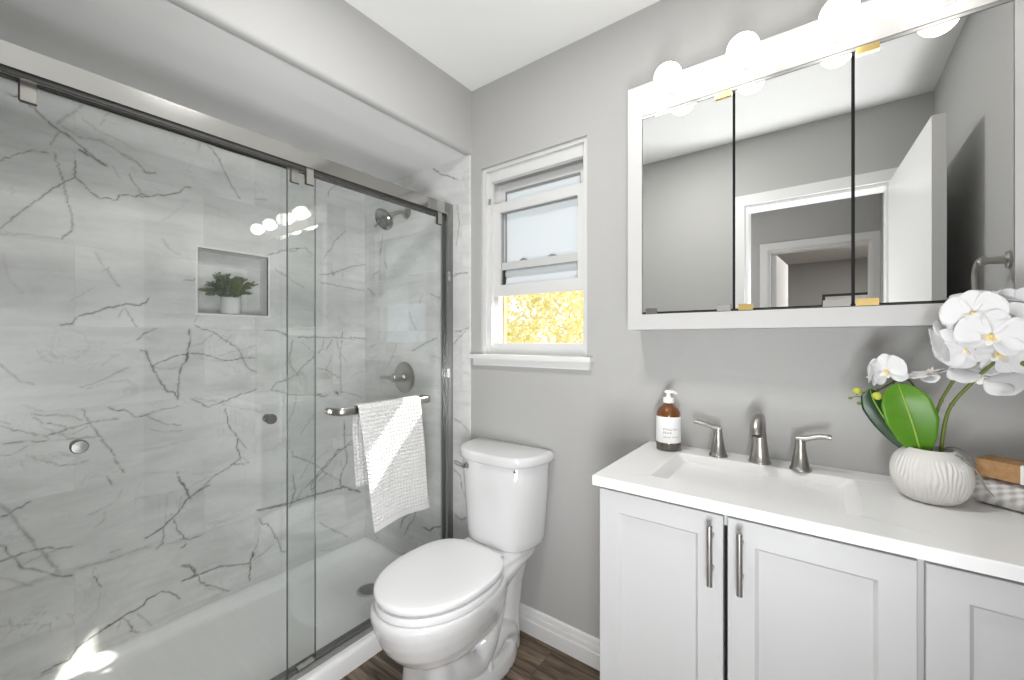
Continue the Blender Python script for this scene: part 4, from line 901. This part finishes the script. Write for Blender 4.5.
# ------------------------------------------------------------------ soap bottle
SX, SY = .932, -.073
sb = thing('soap_bottle', 'amber pump soap bottle with a white paper label on the counter corner', 'soap bottle', (SX, SY, zt))
MS = Matrix.Translation((SX, SY, zt))
bm = bmesh.new(); lathe(bm, [(.001, .0), (.033, .0), (.0365, .003), (.0375, .008), (.0375, .112), (.0362, .122), (.031, .133), (.022, .142), (.0155, .147), (.0145, .151), (.0145, .158), (.001, .158)], 40, MS)
obj('bottle', bm, M_AMBER, sb)
bm = bmesh.new(); lathe(bm, [(.0377, .002), (.0380, .004), (.0380, .0265), (.0377, .028)], 40, MS, caps=False)
obj('dark_contents', bm, M_LIQ, sb)
bm = bmesh.new(); lathe(bm, [(.0378, .027), (.0384, .027), (.0384, .110), (.0378, .110)], 48, MS, caps=False)
lb = obj('paper_label', bm, M_PAPER, sb)
bm = bmesh.new(); lathe(bm, [(.0168, .152), (.0175, .153), (.0175, .166), (.0150, .169), (.0075, .171), (.0065, .178), (.0065, .183), (.0120, .184), (.0120, .190), (.0100, .193), (.001, .1935)], 28, MS)
tube(bm, [(SX, SY, zt + .188), (SX + .016, SY - .010, zt + .189), (SX + .030, SY - .019, zt + .186)], [.0055, .005, .0035], 12, 5)
obj('pump', bm, M_PUMP, sb)
def bottle_text(body, size, z, a0):
    cu = bpy.data.curves.new('t', 'FONT'); cu.body = body; cu.size = size; cu.align_x = 'LEFT'; cu.space_character = 1.25
    o = bpy.data.objects.new('t', cu); COL.objects.link(o)
    dg = bpy.context.evaluated_depsgraph_get(); me = bpy.data.meshes.new_from_object(o.evaluated_get(dg))
    bpy.data.objects.remove(o)
    b = bmesh.new(); b.from_mesh(me); bpy.data.meshes.remove(me)
    for v in b.verts:
        a = a0 + v.co.x / .0386
        v.co = Vector((SX + .0386 * math.cos(a), SY + .0386 * math.sin(a), zt + z + v.co.y))
    return b
aC = math.atan2(CAMY - SY, CAMX - SX)
tx = bmesh.new()
for body, size, z in (('ENGLISH', .0098, .068), ('PEAR', .0098, .0565), ('HAND WASH', .0070, .044)):
    b = bottle_text(body, size, z, aC - .42); me = bpy.data.meshes.new('t'); b.to_mesh(me); b.free(); tx.from_mesh(me); bpy.data.meshes.remove(me)
obj('label_lettering', tx, M_INK, lb, smooth=False)

# ------------------------------------------------------------------ orchid in a carved vase
OX, OY = 1.527, -.170
orc = thing('potted_orchid', 'white orchid with arching sprays in a round carved ceramic vase', 'orchid', (OX, OY, zt))
prof = [(.030, .0), (.038, .002), (.047, .008), (.0575, .022), (.0640, .040), (.0660, .058), (.0640, .077), (.058, .092), (.050, .103), (.043, .110), (.040, .1125), (.037, .111), (.036, .100)]
cp = catmull([(r, z * 1.04, 0) for r, z in prof], 7)
bm = bmesh.new(); n = 264; rings = []
for q in cp:
    r, z = q.x, q.y; amp = .0014 * max(0, min(1, z / .012)) * max(0, min(1, (.103 - z) / .01))
    rings.append([(OX + (r + amp * math.sin(50 * a + 1.3 * math.sin(z * 95 + 9 * a) + 1.1 * math.sin(z * 61 - 5 * a))) * math.cos(a), OY + (r + amp * math.sin(50 * a + 1.3 * math.sin(z * 95 + 9 * a) + 1.1 * math.sin(z * 61 - 5 * a))) * math.sin(a), zt + z) for a in (2 * PI * i / n for i in range(n))])
loft(bm, rings); obj('vase', bm, M_VASE, orc, deg=80)
bm = bmesh.new(); lathe(bm, [(.001, .09), (.037, .09), (.037, .100), (.020, .104), (.001, .105)], 24, Matrix.Translation((OX, OY, zt)))
obj('potting_bark', bm, M_MOSS, orc)
def big_leaf(name, mid, wds, nrm, m, fold=.18, label=None):
    P = catmull(mid, 6); W = []
    for i in range(len(wds) - 1):
        for j in range(6): W.append(wds[i] + (wds[i + 1] - wds[i]) * (j / 6) ** 1)
    W.append(wds[-1]); b = bmesh.new(); rows = []
    for i, p in enumerate(P):
        t = (P[min(i + 1, len(P) - 1)] - P[max(i - 1, 0)]).normalized(); nn = Vector(nrm); nn = (nn - t * nn.dot(t)).normalized(); s = t.cross(nn)
        rows.append([p + s * W[i] * u + nn * (fold * W[i] * (abs(u) ** 1.5) - .0015) for u in (-1, -.85, -.6, -.3, 0, .3, .6, .85, 1)])
    rv = [[b.verts.new(p) for p in r] for r in rows]
    for a, c in zip(rv, rv[1:]):
        for i in range(8): b.faces.new((a[i], a[i + 1], c[i + 1], c[i]))
    o = obj(name, b, m, orc, deg=80)
    md = o.modifiers.new('thickness', 'SOLIDIFY'); md.thickness = .0014; md.offset = 0
    if label: o['label'] = label
    b = bmesh.new(); nn = Vector(nrm).normalized()
    tube(b, [p + nn * .0008 for p in (P[0], P[len(P) // 3], P[2 * len(P) // 3], P[-2])], [.0020, .0016, .0012, .0004], 8, 6)
    obj('midrib', b, M_RIB, o)
tocam = Vector((CAMX - OX, CAMY - OY, .05)).normalized()
big_leaf('leaf', [(1.512, -.178, .990), (1.503, -.192, 1.030), (1.493, -.200, 1.072), (1.482, -.203, 1.112), (1.474, -.200, 1.140), (1.471, -.196, 1.153)], [.010, .032, .0445, .042, .026, .002], tocam + Vector((.1, 0, .15)), M_OLEAF, .15, 'broad bright green leaf facing out')
big_leaf('leaf', [(1.508, -.165, .990), (1.480, -.170, 1.022), (1.455, -.176, 1.060), (1.437, -.180, 1.095), (1.428, -.180, 1.122), (1.425, -.178, 1.135)], [.008, .018, .024, .026, .019, .002], tocam + Vector((-.75, 0, .25)), M_OLEAF2, .5, 'dark glossy arching leaf')
big_leaf('leaf', [(1.512, -.160, .992), (1.480, -.158, 1.030), (1.458, -.158, 1.075), (1.446, -.158, 1.105), (1.441, -.156, 1.120)], [.008, .020, .026, .019, .002], tocam + Vector((-.5, 0, .1)), M_OLEAF2, .4, 'dark glossy leaf half hidden behind the bright one')
stems = [([(1.529, -.155, .985), (1.535, -.156, 1.060), (1.546, -.160, 1.115), (1.571, -.166, 1.180), (1.588, -.168, 1.240), (1.612, -.165, 1.290), (1.645, -.155, 1.305)], .0030),
         ([(1.545, -.158, .985), (1.550, -.165, 1.060), (1.560, -.175, 1.110), (1.590, -.190, 1.165), (1.618, -.195, 1.205), (1.650, -.19, 1.232), (1.685, -.18, 1.238)], .0034),
         ([(1.520, -.150, .985), (1.518, -.140, 1.060), (1.512, -.142, 1.120), (1.494, -.150, 1.158), (1.468, -.160, 1.152), (1.440, -.168, 1.132), (1.412, -.172, 1.124), (1.400, -.173, 1.118)], .0020)]
for pts, r in stems:
    bm = bmesh.new(); tube(bm, pts, [r] * (len(pts) - 2) + [r * .75, r * .45], 10, 6)
    for q in pts[2:-2]: lathe(bm, [(.001, -.004), (r * 1.18, -.002), (r * 1.25, 0), (r * 1.18, .002), (.001, .004)], 10, axis(q, (.2, 0, 1)))
    obj('flower_stem', bm, M_STEM, orc)
for p, r, m in (((1.402, -.172, 1.127), .0080, M_BUD), ((1.437, -.196, 1.1205), .0090, M_BUD), ((1.389, -.172, 1.1095), .0036, M_BUDS), ((1.406, -.172, 1.098), .0045, M_BUDS), ((1.652, -.215, 1.205), .0085, M_STEM)):
    bm = bmesh.new(); lathe(bm, [(.001, -1.15 * r), (.55 * r, -.95 * r), (.95 * r, -.3 * r), (r, .1 * r), (.8 * r, .7 * r), (.4 * r, 1.05 * r), (.001, 1.2 * r)], 16, axis(p, (-.8, -.2, .4)))
    tube(bm, [p, (p[0] + .010, p[1] + .004, p[2] + .004), (p[0] + .022, p[1] + .012, p[2] + .003)], [.0014, .0011, .0010], 6, 4)
    obj('flower_bud', bm, m, orc)
for pts in ([(1.545, -.170, .994), (1.568, -.196, 1.000), (1.590, -.206, .978), (1.600, -.212, .952), (1.612, -.216, .934)], [(1.530, -.185, .995), (1.555, -.20, 1.004), (1.580, -.195, 1.000), (1.596, -.175, .985)], [(1.535, -.16, .99), (1.56, -.15, 1.012), (1.585, -.155, 1.006), (1.60, -.16, .985)]):
    bm = bmesh.new(); tube(bm, pts, [.0016] * (len(pts) - 1) + [.0009], 8, 6); obj('aerial_root', bm, M_ROOT, orc)

def petal(b, ang, ln, wd, cup, tilt, base=.004, ruf=.0, tw=0.0):
    """one petal of a face-up (+Z) flower, pointing along ang"""
    nu, nv = 9, 8; rows = []
    for i in range(nu):
        t = i / (nu - 1); wv = wd * (math.sin(PI * min(t * .93 + .05, 1)) ** .62) * (.55 + .62 * t if t < .75 else 1.02) 
        rows.append([Vector((base + ln * t, wv * (-1 + 2 * j / nv), cup * (t * t) * ln + .12 * wv * ((-1 + 2 * j / nv) ** 2) + ruf * math.sin(6 * t + 5 * j / nv) + tilt * ln * t)) for j in range(nv + 1)])
    Mz = Matrix.Rotation(ang, 4, 'Z') @ Matrix.Rotation(tw, 4, 'X')
    rv = [[b.verts.new(Mz @ p) for p in r] for r in rows]
    for a, c in zip(rv, rv[1:]):
        for j in range(nv): b.faces.new((a[j], a[j + 1], c[j + 1], c[j]))
def flower_mesh(seed):
    r = random.Random(seed); b = bmesh.new()
    for a, ln, wd in ((90, .048, .022), (212, .046, .021), (328, .046, .021)):       # sepals
        petal(b, math.radians(a + r.uniform(-5, 5)), ln, wd, r.uniform(-.25, .10), -.02, .003, .0008)
    for a in (16, 164):                                                           # two broad petals
        petal(b, math.radians(a + r.uniform(-5, 5)), .050, .037, r.uniform(-.18, .12), .08, .002, .0013)
    for v in b.verts: v.co.z += .001
    return b
def lip_mesh():
    b = bmesh.new()
    for s in (-1, 1): petal(b, math.radians(270 + s * 48), .013, .007, .9, .55, .002)
    petal(b, math.radians(270), .017, .006, -.3, .5, .003); return b
def column_mesh():
    b = bmesh.new(); lathe(b, [(.001, 0), (.0038, .002), (.0042, .008), (.003, .012), (.001, .013)], 10, Matrix.Translation((0, -.002, 0))); return b
protos = []
for sd_ in (1, 2, 3):
    mb = flower_mesh(sd_); me = bpy.data.meshes.new('flower'); mb.to_mesh(me); mb.free(); me.polygons.foreach_set('use_smooth', [True] * len(me.polygons)); me.materials.append(M_PETAL); protos.append(me)
mb = lip_mesh(); me_lip = bpy.data.meshes.new('lip'); mb.to_mesh(me_lip); mb.free(); me_lip.materials.append(M_LIPW)
mb = column_mesh(); me_col = bpy.data.meshes.new('throat'); mb.to_mesh(me_col); mb.free(); me_col.materials.append(M_LIP)
FL = [  # position, facing, size, roll
    ((1.571, -.275, 1.302), (-.30, -1, .20), .92, 8), ((1.592, -.290, 1.258), (-.22, -1, .05), .98, -14), ((1.640, -.262, 1.276), (-.02, -1, .30), 1.0, 18),
    ((1.600, -.225, 1.333), (.10, -.25, 1.0), 1.05, 40), ((1.548, -.215, 1.243), (-.75, .55, -.25), 1.0, -15), ((1.603, -.200, 1.176), (.1, .75, -.65), 1.10, 28),
    ((1.645, -.195, 1.196), (.5, .8, -.2), 1.05, -35), ((1.652, -.215, 1.312), (.35, .6, .6), 1.0, 15), ((1.572, -.225, 1.236), (-.3, -.9, -.3), 1.0, 50), ((1.455, -.185, 1.178), (-.55, -.85, .05), .80, 15),
    ((1.522, -.180, 1.172), (-.25, -.12, 1.0), .86, 60), ((1.432, -.180, 1.168), (-1, .15, .1), .70, 0), ((1.617, -.225, 1.225), (.1, -.9, -.3), 1.0, -30)]
for i, (p, d, s, roll) in enumerate(FL):
    f = bpy.data.objects.new('flower', protos[i % 3]); COL.objects.link(f); f.parent = orc
    Mx = axis(p, d) @ Matrix.Rotation(math.radians(roll), 4, 'Z') @ Matrix.Scale(s, 4)
    # keep the flower's own 'up' roughly upright
    z = Vector(d).normalized(); up = Vector((0, 0, 1)) if abs(z.z) < .9 else Vector((0, 1, 0)); x = up.cross(z).normalized(); y = z.cross(x)
    R3 = Matrix((x, y, z)).transposed().to_4x4()
    f.matrix_local = Matrix.Translation(Vector(p) - Vector(orc.location)) @ R3 @ Matrix.Rotation(math.radians(roll), 4, 'Z') @ Matrix.Scale(s, 4)
    for me_, nm in ((me_lip, 'lip'), (me_col, 'throat')):
        c = bpy.data.objects.new(nm, me_); COL.objects.link(c); c.parent = f
    md = f.modifiers.new('thickness', 'SOLIDIFY'); md.thickness = .0007

# ------------------------------------------------------------------ folded gingham cloth and kraft soap box beside the orchid
AX = math.radians(-32)
MT = Matrix.Translation((1.595, -.140, zt)) @ Matrix.Rotation(AX, 4, 'Z')
cl = thing('folded_cloth', 'folded grey and white checked waffle cloth lying under the brown box', 'cloth', (1.66, -.10, zt))
def fold_layer(b, z0, z1, L, y0, y1):
    r = (z1 - z0) / 2; prof_ = []
    for i in range(9):
        a = -PI / 2 - PI * i / 8; prof_.append((y0 + r + r * math.cos(a) if i else y0 + r, z0 + r + r * math.sin(a)))
    prof_ = [(y0 + r - r * math.sin(PI * i / 8), z0 + r - r * math.cos(PI * i / 8)) for i in range(9)] + [(y1, z1), (y1, z0)]
    xs = [0, .003] + [L * k / 8 for k in range(1, 8)] + [L - .003, L]
    loft(b, [[MT @ Vector((x, y + .0012 * math.sin(x * 40), z + (0.0016 * math.sin(x * 31 + z * 60)) * (1 if z > z0 + r else 0))) for y, z in prof_] for x in xs])
bm = bmesh.new(); fold_layer(bm, .001, .0605, .135, 0.0, .074); obj('folded_stack', bm, M_GING, cl, deg=60)
kb = thing('soap_box', 'brown kraft soap carton with a white paper band on the checked cloth', 'soap box', (1.66, -.10, zt + .0625))
bm = bmesh.new(); box(bm, .004, .128, .006, .070, .0635, .1000, MT); obj('carton', bm, M_KRAFT, kb, bevel=.0015)
bm = bmesh.new()
box(bm, .070, .100, .0054, .0706, .0630, .1006, MT); bd = obj('paper_band', bm, M_PAPER, kb, smooth=False); bd['label'] = 'white paper band'

# ------------------------------------------------------------------ medicine cabinet with lights
mc = thing('medicine_cabinet', 'white mirrored medicine cabinet with three doors on the back wall', 'medicine cabinet', (1.262, 0, 1.284))
YM = -.122
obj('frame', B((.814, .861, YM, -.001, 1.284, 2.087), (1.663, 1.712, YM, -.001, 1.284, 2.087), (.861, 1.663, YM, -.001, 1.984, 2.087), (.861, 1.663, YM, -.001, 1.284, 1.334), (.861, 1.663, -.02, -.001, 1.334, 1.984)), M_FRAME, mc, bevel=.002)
obj('interior', B((.862, 1.662, -.100, -.02, 1.335, 1.983)), M_BLACK, mc, smooth=False)
obj('upper_track', B((.861, 1.663, YM + .002, -.10, 1.975, 1.984)), M_GREYMETAL, mc, smooth=False)
obj('lower_track', B((.861, 1.663, YM + .006, -.10, 1.334, 1.339)), M_DARK, mc, smooth=False)
doors = []
for x0, x1 in ((.862, 1.1265), (1.1335, 1.3935), (1.4005, 1.662)):
    d = obj('mirror_door', B((x0, x1, YM + .004, YM + .009, 1.341, 1.974)), M_MIRROR, mc, smooth=False)
    obj('door_backing', B((x0 + .002, x1 - .002, YM + .0095, YM + .018, 1.343, 1.972)), mat('backing', (.30, .30, .30), .5, .3), d, smooth=False)
    doors.append(d)
def clip(par, x, z, up, m, wd=.040):
    h = .012
    if up: o = obj('mirror_clip', B((x - wd / 2, x + wd / 2, YM - .0015, YM + .004, z - h, z + .003), (x - wd / 2, x + wd / 2, YM - .0015, YM + .012, z + .003, z + .0055)), m, par, bevel=.0008)
    else: o = obj('mirror_clip', B((x - wd / 2, x + wd / 2, YM - .0015, YM + .004, z - .003, z + h), (x - wd / 2, x + wd / 2, YM - .0015, YM + .012, z - .0055, z - .003)), m, par, bevel=.0008)
    return o
for dd, x, up, m, wd in ((0, 1.102, True, M_BRASS, .044), (2, 1.425, True, M_BRASS, .044), (0, .892, False, M_NICK, .036), (0, 1.104, False, M_GREYMETAL, .036), (1, 1.160, False, M_BRASS, .036), (1, 1.364, False, M_NICK, .056), (2, 1.424, False, M_BRASS, .044)):
    clip(doors[dd], x, 1.974 if up else 1.341, up, m, wd)
for i, x in enumerate((.966, 1.163, 1.367, 1.562)):
    lab = ['lit globe bulb above the mirror door nearest the window', 'lit globe bulb above the first seam between mirror doors', 'lit globe bulb above the seam of the second and third mirror doors', 'lit globe bulb at the room-corner end of the medicine cabinet'][i]
    bt_ = thing('light_bulb', lab, 'light bulb', (x, YM, 2.035), 'globe bulbs on the medicine cabinet')
    Mb = axis((x, YM, 2.035), (0, -1, 0))
    bm = bmesh.new(); lathe(bm, [(.001, .0), (.025, .0), (.025, .004), (.022, .006), (.0205, .028), (.0185, .031), (.001, .031)], 28, Mb); obj('socket', bm, M_SOCKET, bt_)
    bm = bmesh.new(); pr2 = [(.013, .030), (.015, .036)] + [(.040 * math.sin(a), .075 - .040 * math.cos(a)) for a in [math.radians(k) for k in range(28, 180, 8)]] + [(.0005, .115)]
    lathe(bm, pr2, 32, Mb); obj('glass_globe', bm, M_BULB, bt_)

# ------------------------------------------------------------------ towel ring on the wall beside the mirror
tr = thing('towel_ring', 'brushed nickel towel ring on the side wall, seen reflected above the orchid', 'towel ring', (XR, -.56, 1.48))
bm = bmesh.new(); lathe(bm, [(.001, 0), (.024, 0), (.024, .006), (.012, .010), (.010, .045), (.013, .050), (.013, .058), (.001, .059)], 24, axis((XR, -.56, 1.48), (-1, 0, 0))); obj('wall_post', bm, M_NICK, tr)
bm = bmesh.new()
tube(bm, [(XR - .05, -.555, 1.488), (XR - .056, -.585, 1.484), (XR - .060, -.605, 1.455), (XR - .060, -.600, 1.400), (XR - .060, -.604, 1.388)], .0062, 12, 6)
tube(bm, [(XR - .060, -.604, 1.390), (XR - .060, -.780, 1.390)], .0055, 12, 1, smooth=False)
obj('ring', bm, M_NICK, tr)
